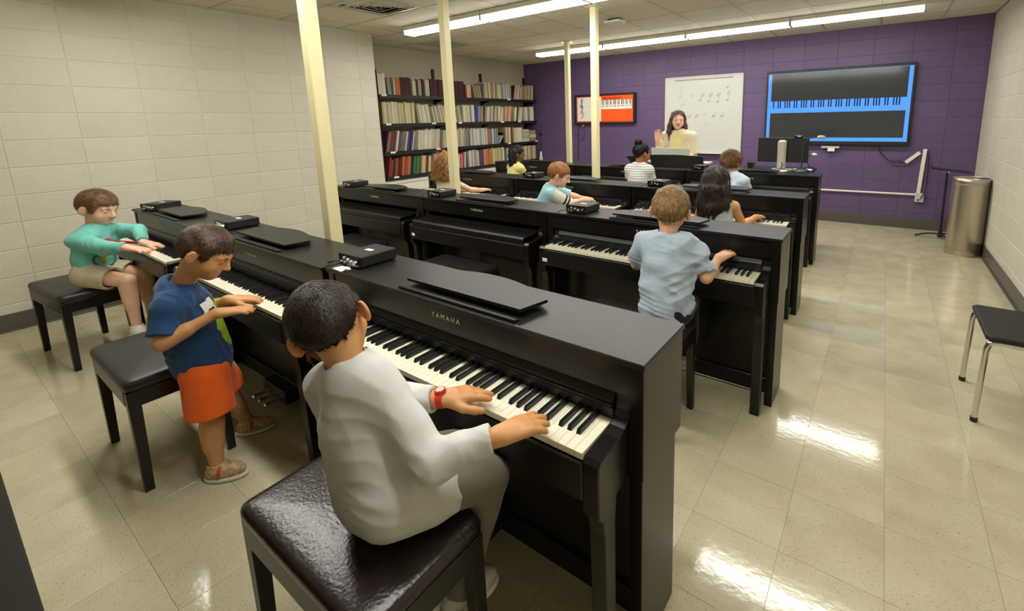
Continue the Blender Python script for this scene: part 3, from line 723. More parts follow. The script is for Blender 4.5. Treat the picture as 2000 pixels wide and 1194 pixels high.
# slanted folder and flat stacks on the third shelf
o = bpy.data.objects.new('folder', book_me['sky']); COL.objects.link(o); o.scale = (.2,.02,.16); o.location = (BX1-.22,-1.10,SH[2]+.014); o.rotation_euler = (-.6,0,0); tag(o, 'pale blue folder leaning at a slant on the third shelf', 'folder')
o = MB().box(0,.03,-.02,.01,0,.20).box(0,.12,-.02,-.017,0,.2).box(0,.12,-.02,.03,0,.003).build('book_end', bkm); o.location = (BX1-.15,-.966,SH[2]+.0005); tag(o, 'black metal bookend on the third shelf', 'bookend')
for yy, n in ((-.45,9),(-.24,8)):
    z = SH[2]+.001
    for k in range(n):
        th = R.uniform(.018,.032); c_ = R.choice(['cream','white','cream','tan'])
        o = bpy.data.objects.new('book', book_me[c_]); COL.objects.link(o); o.scale = (.2, th, .19); o.rotation_euler = (math.pi/2,0,0)
        o.location = (BX1-.012-.2-R.uniform(0,.015), yy+.19, z); z += th+.001
        tag(o, '%s book lying flat in the %s pile at the purple end of the third shelf' % (c_, 'nearer' if yy < -.3 else 'farther'), 'book', '%s books in the %s flat pile on the third shelf' % (c_, 'nearer' if yy < -.3 else 'farther'))
# small tripod on the ledge
t = thing('small_tripod', 'small white and black camera tripod beside the bookcase', 'tripod', (-2.05,-.28,0))
MB().cyl((0,0,.86),(0,0,1.27),.008,n=8).build('column', M['plastic'], t); MB().box(-.03,.03,-.02,.02,1.2,1.24).build('head', M['plastic'], t); MB().cyl((0,0,1.24),(0,0,1.32),.012,n=8).build('mount', M['plastic'], t)
for a in (.3, 2.4, 4.5): MB().cyl((0,0,.90),(.13*math.cos(a),.13*math.sin(a),.0),.012,.009,n=8).build('leg', M['white'], t)

# ------------------------------------------------------------------ teacher's corner
t = thing('podium', 'light grey teacher podium behind the last piano row', 'podium', (0,0,0))
MB().box(.95,1.72,-1.90,-1.74,0,.93,.004).build('body', M['grey'], t)
MB().box(.93,1.74,-1.93,-1.72,.93,.955,.004).build('top', M['grey'], t)
t = thing('laptop', 'silver laptop open on the podium in front of the teacher', 'laptop', (1.25,-1.80,.955))
MB().box(-.27,.26,-.06,.07,0,.02,.003).build('base', M['grey'], t)
m = MB().box(-.25,.25,-.008,.0,0,.15,.003); o = m.build('lid', M['grey'], t); o.location = (0,-.055,.018); o.rotation_euler = (.12,0,0)
MB().cyl((0,-.068,.13),(0,-.0625,.13),.004,n=8).build('logo', M['white'], t)
def raised_rest(x0, x1, y, z0, z1, label, sk):
    t = thing('music_rest', label, 'music rest', ((x0+x1)/2, y, z0))
    h, w_ = z1-z0, (x1-x0)/2
    out = [(-w_+sk,0),(w_-.01,0),(w_-.012,h-.02),(w_-.03,h-.006),(0,h+.006),(-w_+.03,h),(-w_,h-.012)]
    MB().prism(out, 1, -.006, .006).build('panel', M['black'], t, bevel=.002)
    MB().box(-w_+.06,w_-.06,.006,.05,0,.012).build('ledge', M['black'], t)
    MB().prism([(.006,0),(.05,0),(.006,h*.7)], 0, -.01, .01).build('strut', M['plastic'], t)
raised_rest(1.045, 1.735, -2.02, .9, 1.045, 'wide black music rest standing upright in front of the podium', .03)
raised_rest(.72, .99, -2.02, .9, 1.02, 'black slanted music rest just left of the girl with the hair bun', .10)
t = thing('teacher_desk', 'dark desk holding the computer behind the last piano row', 'desk', (0,0,0))
MB().box(1.95,2.83,-1.98,-1.35,.86,.885,.003).build('top', M['black'], t)
for x in (2.0,2.79):
    for y in (-1.93,-1.40): MB().box(x-.02,x+.02,y-.02,y+.02,0,.86,.002).build('leg', M['plastic'], t)
t = thing('computer_monitor', 'black computer monitor seen from behind with a silver stand column', 'monitor', (2.51,-1.68,.885))
MB().box(-.262,.262,-.012,.03,.085,.362,.006).build('panel', M['plastic'], t)
MB().box(-.045,.045,-.07,-.012,.0,.335,.02).build('stand_column', M['silver'], t)
MB().box(-.11,.11,-.10,.08,0,.008,.003).build('foot', M['silver'], t)
MB().tube([(.005,-.073,.09),(.02,-.078,.06),(.005,-.078,.03),(.012,-.078,.0)],.004,n=6).build('cable', M['plastic'], t)
t = thing('webcam', 'small black webcam on top of the computer monitor', 'webcam', (2.665,-1.68,1.247))
MB().box(-.045,.045,-.02,.02,0,.028,.008).build('body', M['plastic'], t); MB().box(-.01,.025,-.022,-.0195,.008,.02).build('badge', M['grey'], t); MB().cyl((0,.02,.014),(0,.028,.014),.01,n=10).build('lens', M['gloss'], t)
t = thing('document_camera', 'black gooseneck document camera with silver head beside the monitor', 'document camera', (2.73,-1.83,.885))
MB().lathe([(0,0),(.085,0),(.085,.012),(.06,.03),(.02,.04),(0,.04)]).build('base', M['plastic'], t, smooth=True)
MB().tube([(0,0,.03),(0,.02,.14),(.005,.05,.27),(.05,.05,.355),(.12,.05,.37)], .007, n=8).build('gooseneck', M['plastic'], t, smooth=True)
MB().lathe([(0,-.022),(.03,-.018),(.04,0),(.03,.014),(0,.018)], n=16).build('head', M['silver'], t, smooth=True).location = (.165,.05,.372)
t = thing('desk_lamp', 'small silver gooseneck light right of the computer monitor', 'desk lamp', (2.77,-1.45,.885))
MB().lathe([(0,0),(.05,0),(.05,.01),(.015,.022),(0,.022)]).build('base', M['plastic'], t, smooth=True)
MB().tube([(0,0,.02),(-.04,0,.08),(-.03,0,.13),(.01,0,.155)], .005, n=8).build('gooseneck', M['plastic'], t, smooth=True)
MB().lathe([(0,-.018),(.026,-.014),(.034,0),(.02,.016),(0,.02)], n=16).build('head', M['silver'], t, smooth=True).location = (.035,0,.16)
t = thing('cup', 'small black cup on the desk left of the computer monitor', 'cup', (2.22,-1.86,.885))
MB().lathe([(.0,0),(.032,0),(.045,.085),(.042,.085),(.03,.006),(0,.006)], n=20).build('body', M['plastic'], t, smooth=True)
t = thing('computer_keyboard', 'flat black computer keyboard on the last piano in front of the monitor', 'keyboard', (2.30,-2.09,PH))
MB().box(-.17,.17,-.055,.055,0,.016,.004).build('body', M['plastic'], t)
for r_ in range(4):
    for c_ in range(12): MB().box(-.157+c_*.0265,-.135+c_*.0265,-.045+r_*.0235,-.026+r_*.0235,.016,.019).build('key', M['gloss'], t)
o = MB().box(-.16,.16,-.05,.07,0,.006).box(-.12,.18,-.04,.06,.006,.011).build('paper_stack', M['paper']); o.location = (2.42,-1.86,.885); tag(o, 'loose white papers on the desk under the monitor', 'paper')
o = MB().box(-.09,.09,-.05,.05,0,.009).build('paper_stack', M['paper']); o.location = (2.72,-1.62,.885); tag(o, 'small white paper pile by the document camera base', 'paper')

# ------------------------------------------------------------------ right side: music stand, bin, chair
t = thing('music_stand', 'black sheet music stand with its desk folded flat by the purple wall', 'music stand', (4.09,-.45,0))
MB().cyl((0,0,.03),(-.0,0,.80),.013,n=10).build('pole', M['plastic'], t, smooth=True)
MB().cyl((0,0,.02),(0,0,.10),.028,.018,n=12).build('hub', M['plastic'], t, smooth=True)
for a in (math.pi*.94, math.pi*1.6, math.pi*.25): MB().tube([(0,0,.06),(.12*math.cos(a),.12*math.sin(a),.05),(.24*math.cos(a)*(.8 if a<1 else 1),.24*math.sin(a)*(.8 if a < 1 else 1),.008)], .011, n=8).build('leg', M['plastic'], t, smooth=True)
dsk = MB().box(-.19,.19,-.13,.13,0,.006,.001).box(-.19,-.184,-.13,.13,0,.05,.001).build('desk', M['plastic'], t); dsk.location = (.03,0,.82); dsk.rotation_euler = (.0,.10,.0)
MB().cyl((0,0,.79),(0,0,.825),.02,n=10).build('knuckle', M['chrome'], t)
t = thing('waste_bin', 'tall round perforated metal waste bin in the right corner', 'bin', (4.232,-1.06,0))
pm = bpy.data.materials.new('perforated_metal'); pm.use_nodes = True; N = pm.node_tree.nodes; Lk = pm.node_tree.links; b_ = N['Principled BSDF']
b_.inputs['Metallic'].default_value = 1; b_.inputs['Roughness'].default_value = .33
tcn = N.new('ShaderNodeTexCoord'); sp = N.new('ShaderNodeSeparateXYZ'); Lk.new(tcn.outputs['Object'], sp.inputs[0])
at = N.new('ShaderNodeMath'); at.operation = 'ARCTAN2'; Lk.new(sp.outputs['Y'], at.inputs[0]); Lk.new(sp.outputs['X'], at.inputs[1])
s1 = N.new('ShaderNodeMath'); s1.operation = 'MULTIPLY'; s1.inputs[1].default_value = 96; Lk.new(at.outputs[0], s1.inputs[0])
s2 = N.new('ShaderNodeMath'); s2.operation = 'MULTIPLY'; s2.inputs[1].default_value = 2*math.pi/.0105; Lk.new(sp.outputs['Z'], s2.inputs[0])
q1 = N.new('ShaderNodeMath'); q1.operation = 'SINE'; Lk.new(s1.outputs[0], q1.inputs[0]); q2 = N.new('ShaderNodeMath'); q2.operation = 'SINE'; Lk.new(s2.outputs[0], q2.inputs[0])
q3 = N.new('ShaderNodeMath'); q3.operation = 'MULTIPLY'; Lk.new(q1.outputs[0], q3.inputs[0]); Lk.new(q2.outputs[0], q3.inputs[1])
g1 = N.new('ShaderNodeMath'); g1.operation = 'GREATER_THAN'; g1.inputs[1].default_value = .35; Lk.new(q3.outputs[0], g1.inputs[0])
mxn = N.new('ShaderNodeMix'); mxn.data_type = 'RGBA'; Lk.new(g1.outputs[0], mxn.inputs[0]); mxn.inputs[6].default_value = (.80,.72,.58,1); mxn.inputs[7].default_value = (.10,.085,.06,1); Lk.new(mxn.outputs[2], b_.inputs['Base Color'])
MB().lathe([(.153,.075),(.153,.745)], n=48).build('perforated_wall', pm, t, smooth=True)
MB().lathe([(0,0),(.153,0),(.1545,.004),(.1545,.075),(.153,.075)], n=48).build('base_band', M['steel'], t, smooth=True)
MB().lathe([(.153,.745),(.1555,.748),(.1555,.805),(.150,.812),(.140,.800),(.110,.792),(.105,.785),(.105,.70),(.15,.70)], n=48).build('rim', M['steel'], t, smooth=True)
MB().lathe([(0,.5),(.14,.5),(.14,.70),(.105,.70)], n=32).build('liner', M['plastic'], t, smooth=True)
t = thing('side_chair', 'black seated chair with chrome legs cut off at the right edge', 'chair', (4.10,-4.285,0))
seat = [( -.185,-.20),(-.165,-.225),(.19,-.215),(.20,-.20),(.20,.20),(.19,.215),(-.165,.225),(-.185,.20)]
MB().prism(seat, 2, .425, .452).build('seat', M['seatcloth'], t, bevel=.008)
for s in (-1,1):
    MB().tube([(-.185,s*.207,.0),(-.178,s*.205,.30),(-.172,s*.204,.395),(-.145,s*.204,.418),(-.06,s*.204,.418),(.18,s*.204,.418)], .0125, n=12).build('leg', M['chrome'], t, smooth=True)
    MB().tube([(.20,s*.207,.0),(.185,s*.205,.40),(.20,s*.205,.62),(.235,s*.205,.85)], .0125, n=12).build('leg', M['chrome'], t, smooth=True)
    MB().cyl((-.185,s*.207,0),(-.185,s*.207,.022),.0155,n=12).build('foot_cap', M['plastic'], t); MB().cyl((.20,s*.207,0),(.20,s*.207,.022),.0155,n=12).build('foot_cap', M['plastic'], t)
MB().box(.205,.228,-.215,.215,.62,.86,.01).build('backrest', M['seatcloth'], t)
# ceiling fittings
t = thing('ceiling_sensor', 'small white wireless box mounted on the ceiling between the light rows', 'wireless box', (.84,-2.52,ZC))
MB().box(-.10,.10,-.08,.08,-.05,-.02,.008).build('body', M['white'], t); MB().box(-.07,.07,-.05,.05,-.02,-.003,.003).build('bracket', M['plastic'], t)
for x, y, lab in ((-.95,-2.35,'small round sprinkler head in the ceiling near the bookcase'),(2.42,-2.62,'small round sprinkler head in the ceiling above the far piano')):
    t = thing('sprinkler_head', lab, 'sprinkler', (x, y, ZC)); MB().lathe([(0,-.004),(.035,-.004),(.04,-.001),(.04,.0)], n=20).build('plate', M['lampmetal'], t); MB().cyl((0,0,-.004),(0,0,-.022),.01,.006,n=8).build('nozzle', M['lampmetal'], t)

# ------------------------------------------------------------------ people: smooth bodies grown from tapered limbs on a voxel field
class Field:
    def __init__(s, lo, hi, h):
        s.o = np.array(lo, float)-3*h; s.h = h; s.n = np.maximum(np.ceil((np.array(hi)-s.o)/h).astype(int)+4, 6)
        s.a = np.full(s.n, .2, dtype=np.float32)
    def win(s, lo, hi):
        i0 = np.clip(np.floor((lo-s.o)/s.h).astype(int), 0, s.n-1); i1 = np.clip(np.ceil((hi-s.o)/s.h).astype(int)+1, 1, s.n)
        if np.any(i1 <= i0): return None
        sl = tuple(slice(a, b) for a, b in zip(i0, i1))
        ax = [s.o[k]+s.h*np.arange(i0[k], i1[k]) for k in range(3)]
        return sl, np.stack(np.meshgrid(*ax, indexing='ij'), -1)
    def apply(s, fn, lo, hi, k, mode):
        w_ = s.win(lo, hi)
        if w_ is None: return
        sl, P = w_; d = fn(P).astype(np.float32); a = s.a[sl]
        if mode == 'sub': d = -d
        if k <= 0: s.a[sl] = np.minimum(a, d) if mode == 'add' else np.maximum(a, d); return
        if mode == 'add':
            h_ = np.clip(.5+.5*(d-a)/k, 0, 1); s.a[sl] = d*(1-h_)+a*h_-k*h_*(1-h_)
        else:
            h_ = np.clip(.5-.5*(d-a)/k, 0, 1); s.a[sl] = d*(1-h_)+a*h_+k*h_*(1-h_)
    def cone(s, a, b, ra, rb, k=.012, mode='add', caps=()):
        a, b = np.array(a, float), np.array(b, float); m_ = max(ra, rb)+max(k, .0)+.02
        def fn(P):
            ba = b-a; l2 = ba@ba; rr = ra-rb; a2 = l2-rr*rr; il2 = 1/l2; pa = P-a; y = pa@ba; z = y-l2
            x2 = ((pa*l2-y[...,None]*ba)**2).sum(-1); y2 = y*y*l2; z2 = z*z*l2
            kk = np.sign(rr)*rr*rr*x2
            d3 = (np.sqrt(np.maximum(x2*a2*il2, 0))+y*rr)*il2-ra
            d1 = np.sqrt(x2+z2)*il2-rb; d2 = np.sqrt(x2+y2)*il2-ra
            d = np.where(np.sign(z)*a2*z2 > kk, d1, np.where(np.sign(y)*a2*y2 < kk, d2, d3))
            for p, n in caps: d = np.maximum(d, (P-np.array(p))@nrm(n))
            return d
        if np.linalg.norm(b-a) <= abs(ra-rb)+1e-5: b = a+np.array((0,0,abs(ra-rb)+1e-3))
        s.apply(fn, np.minimum(a, b)-m_, np.maximum(a, b)+m_, k, mode)
    def ell(s, c, r, Rm=None, k=.012, mode='add', caps=()):
        c, r = np.array(c, float), np.array(r, float); Rm = np.eye(3) if Rm is None else Rm; m_ = r.max()+k+.02
        def fn(P):
            q = (P-c) @ Rm; k0 = np.sqrt(((q/r)**2).sum(-1)); k1 = np.sqrt(((q/(r*r))**2).sum(-1))
            d = k0*(k0-1)/np.maximum(k1, 1e-6)
            for p, n in caps: d = np.maximum(d, (P-np.array(p))@nrm(n))
            return d
        s.apply(fn, c-m_, c+m_, k, mode)
    def cut(s, p, n):
        """remove everything on the side n points to"""
        ax = [s.o[k]+s.h*np.arange(s.n[k]) for k in range(3)]; n = nrm(n)
        d = ((ax[0]-p[0])*n[0])[:,None,None]+((ax[1]-p[1])*n[1])[None,:,None]+((ax[2]-p[2])*n[2])[None,None,:]
        s.a = np.maximum(s.a, d.astype(np.float32))
    def ripple(s, amp, freq, seed, axis=None, sharp=False, n=6, dirs=None, mask=0):
        idx = np.argwhere(np.abs(s.a) < amp*2+2*s.h); P = s.o+idx*s.h; rg = np.random.RandomState(seed); d = np.zeros(len(P))
        for i in range(n):
            kv = rg.normal(size=3); kv /= np.linalg.norm(kv)
            if dirs is not None: kv = nrm(np.array(dirs[i % len(dirs)])+.28*kv)
            if axis is not None: kv = kv-np.array(axis)*(kv@np.array(axis))*.85
            f = freq*rg.uniform(.6, 1.5); wv = rg.normal(size=3)*freq*.30
            w_ = np.sin(P@(kv*f)+rg.uniform(0, 6.28)+1.6*np.sin(P@wv+rg.uniform(0, 6.28)))
            w_ = -(1-1.7*np.abs(w_)**.6) if sharp else w_
            if mask: w_ = w_*np.clip(.35+1.2*np.sin(P@(rg.normal(size=3)*mask)+rg.uniform(0, 6.28)), 0, 1)
            d += w_
        s.a[tuple(idx.T)] += (d*amp/n*1.6).astype(np.float32)
    def mesh(s, smooth=1):
        a = s.a; n = a.shape; ins = a < 0
        c = np.zeros(tuple(k-1 for k in n), dtype=np.int8)
        for dx in (0,1):
            for dy in (0,1):
                for dz in (0,1): c += ins[dx:n[0]-1+dx, dy:n[1]-1+dy, dz:n[2]-1+dz]
        cells = np.argwhere((c > 0) & (c < 8)); vid = np.full(c.shape, -1, dtype=np.int32); vid[tuple(cells.T)] = np.arange(len(cells))
        acc = np.zeros((len(cells), 3)); cnt = np.zeros(len(cells))
        corners = [(0,0,0),(1,0,0),(0,1,0),(1,1,0),(0,0,1),(1,0,1),(0,1,1),(1,1,1)]
        val = np.stack([a[cells[:,0]+x, cells[:,1]+y, cells[:,2]+z] for x, y, z in corners], 1)
        for i, j in ((0,1),(2,3),(4,5),(6,7),(0,2),(1,3),(4,6),(5,7),(0,4),(1,5),(2,6),(3,7)):
            v0, v1 = val[:,i], val[:,j]; m_ = (v0 < 0) != (v1 < 0); t = np.where(m_, v0/np.where(m_, v0-v1, 1), 0)
            p = np.array(corners[i])+t[:,None]*(np.array(corners[j])-np.array(corners[i])); acc[m_] += p[m_]; cnt[m_] += 1
        v = s.o+s.h*(cells+acc/cnt[:,None]); Q = []
        for ax in range(3):
            sl0 = [slice(None)]*3; sl1 = [slice(None)]*3; sl0[ax] = slice(0, n[ax]-1); sl1[ax] = slice(1, n[ax])
            e = np.argwhere(ins[tuple(sl0)] != ins[tuple(sl1)]); u, w_ = (ax+1)%3, (ax+2)%3
            e = e[(e[:,u] > 0) & (e[:,w_] > 0) & (e[:,u] < n[u]-1) & (e[:,w_] < n[w_]-1)]
            du = np.zeros(3, int); du[u] = 1; dw = np.zeros(3, int); dw[w_] = 1
            q = np.stack([vid[tuple((e-du-dw).T)], vid[tuple((e-dw).T)], vid[tuple(e.T)], vid[tuple((e-du).T)]], 1)
            fl = ~ins[tuple(e.T)]; q[fl] = q[fl][:, ::-1]; Q.append(q)
        q = np.concatenate(Q); q = q[(q >= 0).all(1)]
        for _ in range(smooth):
            sm = np.zeros_like(v); ct = np.zeros(len(v))
            for i in range(4):
                for j in (1, 3):
                    np.add.at(sm, q[:,i], v[q[:,(i+j)%4]]); np.add.at(ct, q[:,i], 1)
            v = v*.5+.5*sm/np.maximum(ct, 1)[:,None]
        return v, q
def field_obj(name, F, m, parent, smooth=1):
    v, q = F.mesh(smooth)
    if len(q) == 0: return None
    me = mesh_np(v, q, name); me.materials.append(m)
    o = bpy.data.objects.new(name, me); link(o, parent); return o

def skin_mat(name, rgb, lip):
    m = mat(name, srgb(*rgb), .5, spec=.4, vary=(40,.05)); nt = m.node_tree; N = nt.nodes; L = nt.links; b = N['Principled BSDF']
    b.inputs['Subsurface Weight'].default_value = .12; b.inputs['Subsurface Radius'].default_value = (.012,.005,.003); b.inputs['Subsurface Scale'].default_value = .6
    at = N.new('ShaderNodeAttribute'); at.attribute_name = 'lip'; src = b.inputs['Base Color'].links[0].from_socket
    mx = N.new('ShaderNodeMix'); mx.data_type = 'RGBA'; L.new(at.outputs['Fac'], mx.inputs[0]); L.new(src, mx.inputs[6]); mx.inputs[7].default_value = srgb(*lip); L.new(mx.outputs[2], b.inputs['Base Color'])
    return m
def cloth_mat(name, rgb, scale=900, strength=.25, vary=.06):
    return mat(name, srgb(*rgb), .85, spec=.25, bump=(scale,strength,.0012), vary=(25,vary), sheen=.15)
def hair_mat(name, rgb):
    m = mat(name, srgb(*rgb), .48, spec=.4, vary=(60,.30,6)); N = m.node_tree.nodes; L = m.node_tree.links; b = N['Principled BSDF']; src = b.inputs['Base Color'].links[0].from_socket
    at = N.new('ShaderNodeAttribute'); at.attribute_name = 'hv'; mr = N.new('ShaderNodeMapRange'); mr.inputs[3].default_value = .45; mr.inputs[4].default_value = 1.65; L.new(at.outputs['Fac'], mr.inputs[0])
    mx = N.new('ShaderNodeMix'); mx.data_type = 'RGBA'; mx.blend_type = 'MULTIPLY'; mx.inputs[0].default_value = 1; L.new(src, mx.inputs[6]); L.new(mr.outputs[0], mx.inputs[7]); L.new(mx.outputs[2], b.inputs['Base Color'])
    return m

def hand(F, wrist, d, n, side, hs, curl=(.25,.25,.3,.35), spread=.10, thumb=.7, k=.004, press=None):
    """wrist, finger direction d, palm normal n, side = +1 when the thumb lies towards cross(d, n)"""
    d = nrm(d); n = np.array(n, float); n = nrm(n-d*(n@d)); t = np.cross(d, n)*side
    W = np.array(wrist, float); pl = .058*hs
    offs = (.020,.0068,-.0068,-.0195); lens = (.038,.043,.040,.031)
    kn = [W+d*(pl*(.98,1.02,.98,.90)[i])+t*offs[i]*hs for i in range(4)]
    for i in range(4):
        F.cone(W+t*offs[i]*hs*.65, kn[i], .0115*hs, .0098*hs, k=.010)
    F.cone(W-d*.012*hs, W+d*.02*hs, .0165*hs, .0165*hs, k=.012)
    for i in range(4):
        fd = nrm(d+t*spread*(1.2,.35,-.45,-1.3)[i]); c = curl[i]; p = kn[i]; r = .0082*hs*(1,1.02,1,.9)[i]
        for j, (fr, rr) in enumerate(((.46,1.0),(.30,.93),(.24,.84))):
            ang = c*(.55+.9*j); dd = nrm(fd*math.cos(ang)+n*math.sin(ang)); q = p+dd*lens[i]*hs*fr*1.0
            F.cone(p, q, r*rr, r*rr*.93, k=k); p = q
    b0 = W+d*.014*hs+t*.016*hs+n*.004*hs; b1 = b0+nrm(d*.75+t*thumb+n*.25)*.030*hs; b2 = b1+nrm(d*1.0+t*thumb*.55+n*.2)*.024*hs; b3 = b2+nrm(d*1.0+t*thumb*.3+n*.15)*.016*hs
    F.cone(b0, b1, .0115*hs, .0095*hs, k=.008); F.cone(b1, b2, .0093*hs, .0085*hs, k=k); F.cone(b2, b3, .0085*hs, .0072*hs, k=k)

def build_head(F, H, hs, mouth_open=False):
    """H: 4x? head frame (c, Rm) with columns right, forward, up; hs = head scale (1 = five year old)"""
    c, Rm = H; L_ = lambda x, y, z: c+Rm @ (np.array((x,y,z))*hs)
    F.ell(L_(0,-.012,.022), V(.0725,.090,.080)*hs, Rm, k=.01)
    F.ell(L_(0,.022,-.030), V(.058,.062,.068)*hs, Rm, k=.03)
    F.ell(L_(0,.052,-.072), V(.030,.026,.026)*hs, Rm, k=.025)
    for s in (-1,1):
        F.ell(L_(s*.034,.050,-.036), V(.026,.024,.026)*hs, Rm, k=.02)
        F.cone(L_(s*.012,.078,.018), L_(s*.040,.066,.016), .009*hs, .008*hs, k=.014)
        F.ell(L_(s*.0295,.0855,-.002), V(.0155,.010,.0105)*hs, Rm, k=.010, mode='sub')
        F.ell(L_(s*.0295,.0670,-.003), V(.0145,.0135,.0115)*hs, Rm, k=.003)     # lids
        e = Rm @ np.array([[math.cos(.62*s),-math.sin(.62*s),0],[math.sin(.62*s),math.cos(.62*s),0],[0,0,1]])
        F.ell(L_(s*.0835,-.012,-.012), V(.0080,.0205,.029)*hs, e, k=.005)
        F.ell(L_(s*.0920,-.004,-.008), V(.0070,.0115,.018)*hs, e, k=.003, mode='sub')
    F.cone(L_(0,.082,.004), L_(0,.0985,-.026), .0075*hs, .0105*hs, k=.010)
    for s in (-1,1): F.ell(L_(s*.009,.090,-.030), V(.0075,.0085,.0065)*hs, Rm, k=.005)
    if mouth_open:
        F.ell(L_(0,.080,-.058), V(.017,.014,.011)*hs, Rm, k=.004, mode='sub')
        F.cone(L_(-.016,.0765,-.0455), L_(.016,.0765,-.0455), .0042*hs, .0042*hs, k=.004); F.cone(L_(-.013,.0755,-.0715), L_(.013,.0755,-.0715), .0048*hs, .0048*hs, k=.004)
    else:
        F.cone(L_(-.015,.0755,-.052), L_(.015,.0755,-.052), .0045*hs, .0045*hs, k=.006); F.cone(L_(-.012,.0745,-.0605), L_(.012,.0745,-.0605), .0050*hs, .0050*hs, k=.006)
        F.cone(L_(-.019,.0815,-.0563), L_(.019,.0815,-.0563), .0016*hs, .0016*hs, k=.004, mode='sub')
def lip_attr(me, H, hs):
    c, Rm = H; n = len(me.vertices); co = np.empty(n*3, dtype=np.float32); me.vertices.foreach_get('co', co); q = (co.reshape(-1,3)-c) @ Rm/hs
    e = np.sqrt((q[:,0]/.021)**2+((q[:,1]-.08)/.02)**2+((q[:,2]+.0565)/.0125)**2); val = np.clip(1.6-1.5*e, 0, .8)
    ch = np.sqrt(((np.abs(q[:,0])-.038)/.02)**2+((q[:,1]-.07)/.03)**2+((q[:,2]+.036)/.018)**2); val = np.maximum(val, np.clip(.28*(1-ch), 0, .2))
    ear = (np.abs(q[:,0]) > .078)*.16; val = np.maximum(val, ear*(np.abs(q[:,1]+.01) < .03)*(np.abs(q[:,2]+.012) < .035))
    at = me.attributes.new('lip', 'FLOAT', 'POINT'); at.data.foreach_set('value', val.astype(np.float32))

def hair_short(F, H, hs, t=.010, line=None, k=.006, taper=.05):
    c, Rm = H; line = line or [(-.12,-.062),(-.085,-.058),(-.055,-.040),(-.034,-.014),(-.026,.014),(.006,.016),(.012,-.012),(.024,-.014),(.034,.004),(.042,.030),(.06,.046),(.12,.054)]
    ly, lz = zip(*line); cc = c+Rm @ (np.array((0,-.012,.022))*hs); r = V(.0725,.090,.080)*hs+t
    def fn(P):
        q = (P-cc) @ Rm; k0 = np.sqrt(((q/r)**2).sum(-1)); k1 = np.sqrt(((q/(r*r))**2).sum(-1)); d = k0*(k0-1)/np.maximum(k1, 1e-6)
        ql = ((P-c) @ Rm)/hs; zl = np.interp(ql[...,1], ly, lz)+.0035*np.sin(ql[...,0]*210+ql[...,1]*160)+.003*np.sin(ql[...,0]*430-ql[...,1]*300+1)
        d = d+(t-.003)*(1-np.clip((ql[...,2]-zl)/taper, 0, 1)); return np.maximum(d, (zl-ql[...,2])*hs*.8)
    m_ = r.max()+.03
    F.apply(fn, cc-m_, cc+m_, 0, 'add')
def tufts(v, q, H, hs, n, length, wid, seed, flow, lift=.35, curl=0.):
    """short flat locks scattered over the hair surface, swept along flow(local point) -> local direction"""
    rg = np.random.RandomState(seed); c, Rm = H; f = q[rg.randint(0, len(q), n)]; p = v[f].mean(1)
    nn = np.cross(v[f[:,1]]-v[f[:,0]], v[f[:,2]]-v[f[:,0]]); nn /= np.linalg.norm(nn, axis=1)[:,None]+1e-9
    fl = flow(((p-c) @ Rm)/hs) @ Rm.T; fl = fl+rg.normal(size=fl.shape)*.25; fl -= nn*(fl*nn).sum(1)[:,None]; fl /= np.linalg.norm(fl, axis=1)[:,None]+1e-9
    L_ = length*rg.uniform(.5, 1.2, n)[:,None]; sd = np.cross(nn, fl); wv = wid*rg.uniform(.6, 1.3, n)[:,None]
    a = p-nn*.001; b = p+fl*L_*.5+nn*L_*lift*.45+sd*curl*L_*rg.normal(size=(n,1)); e = p+fl*L_+nn*L_*lift*(.55 if curl == 0 else .3)+sd*curl*1.6*L_*rg.normal(size=(n,1))
    vs = np.stack([a-sd*wv, a+sd*wv, b-sd*wv*.8+nn*.0004, b+sd*wv*.8+nn*.0004, e-sd*wv*.1, e+sd*wv*.1], 1).reshape(-1, 3); i = np.arange(n)*6
    qs = np.concatenate([np.stack([i, i+1, i+3, i+2], 1), np.stack([i+2, i+3, i+5, i+4], 1)])
    return vs, qs
def hair_obj(F, H, hs, m, parent, n, length, wid, seed, flow, lift=.35, curl=0., smooth=1):
    v, q = F.mesh(smooth); tv, tq = tufts(v, q, H, hs, n, length, wid, seed, flow, lift, curl)
    me = mesh_np(np.concatenate([v, tv]), np.concatenate([q, tq+len(v)]), 'hair'); me.materials.append(m)
    rg = np.random.RandomState(seed+77); hv = np.concatenate([np.full(len(v), .42), np.repeat(np.clip(rg.normal(.5, .30, n), 0, 1), 6)]).astype(np.float32)
    if len(hv) == len(me.vertices): me.attributes.new('hv', 'FLOAT', 'POINT').data.foreach_set('value', hv)
    o = bpy.data.objects.new('hair', me); link(o, parent); return o
def crown_flow(p):
    """sweep away from the crown: down the back and sides, forward over the top"""
    d = p-np.array((.012,-.045,.10)); d[:,2] -= .03; return d/(np.linalg.norm(d, axis=1)[:,None]+1e-9)
def frame(fwd, up):
    f = nrm(fwd); u = np.array(up, float); u = nrm(u-f*(u@f)); return np.stack([np.cross(f, u), f, u], 1)
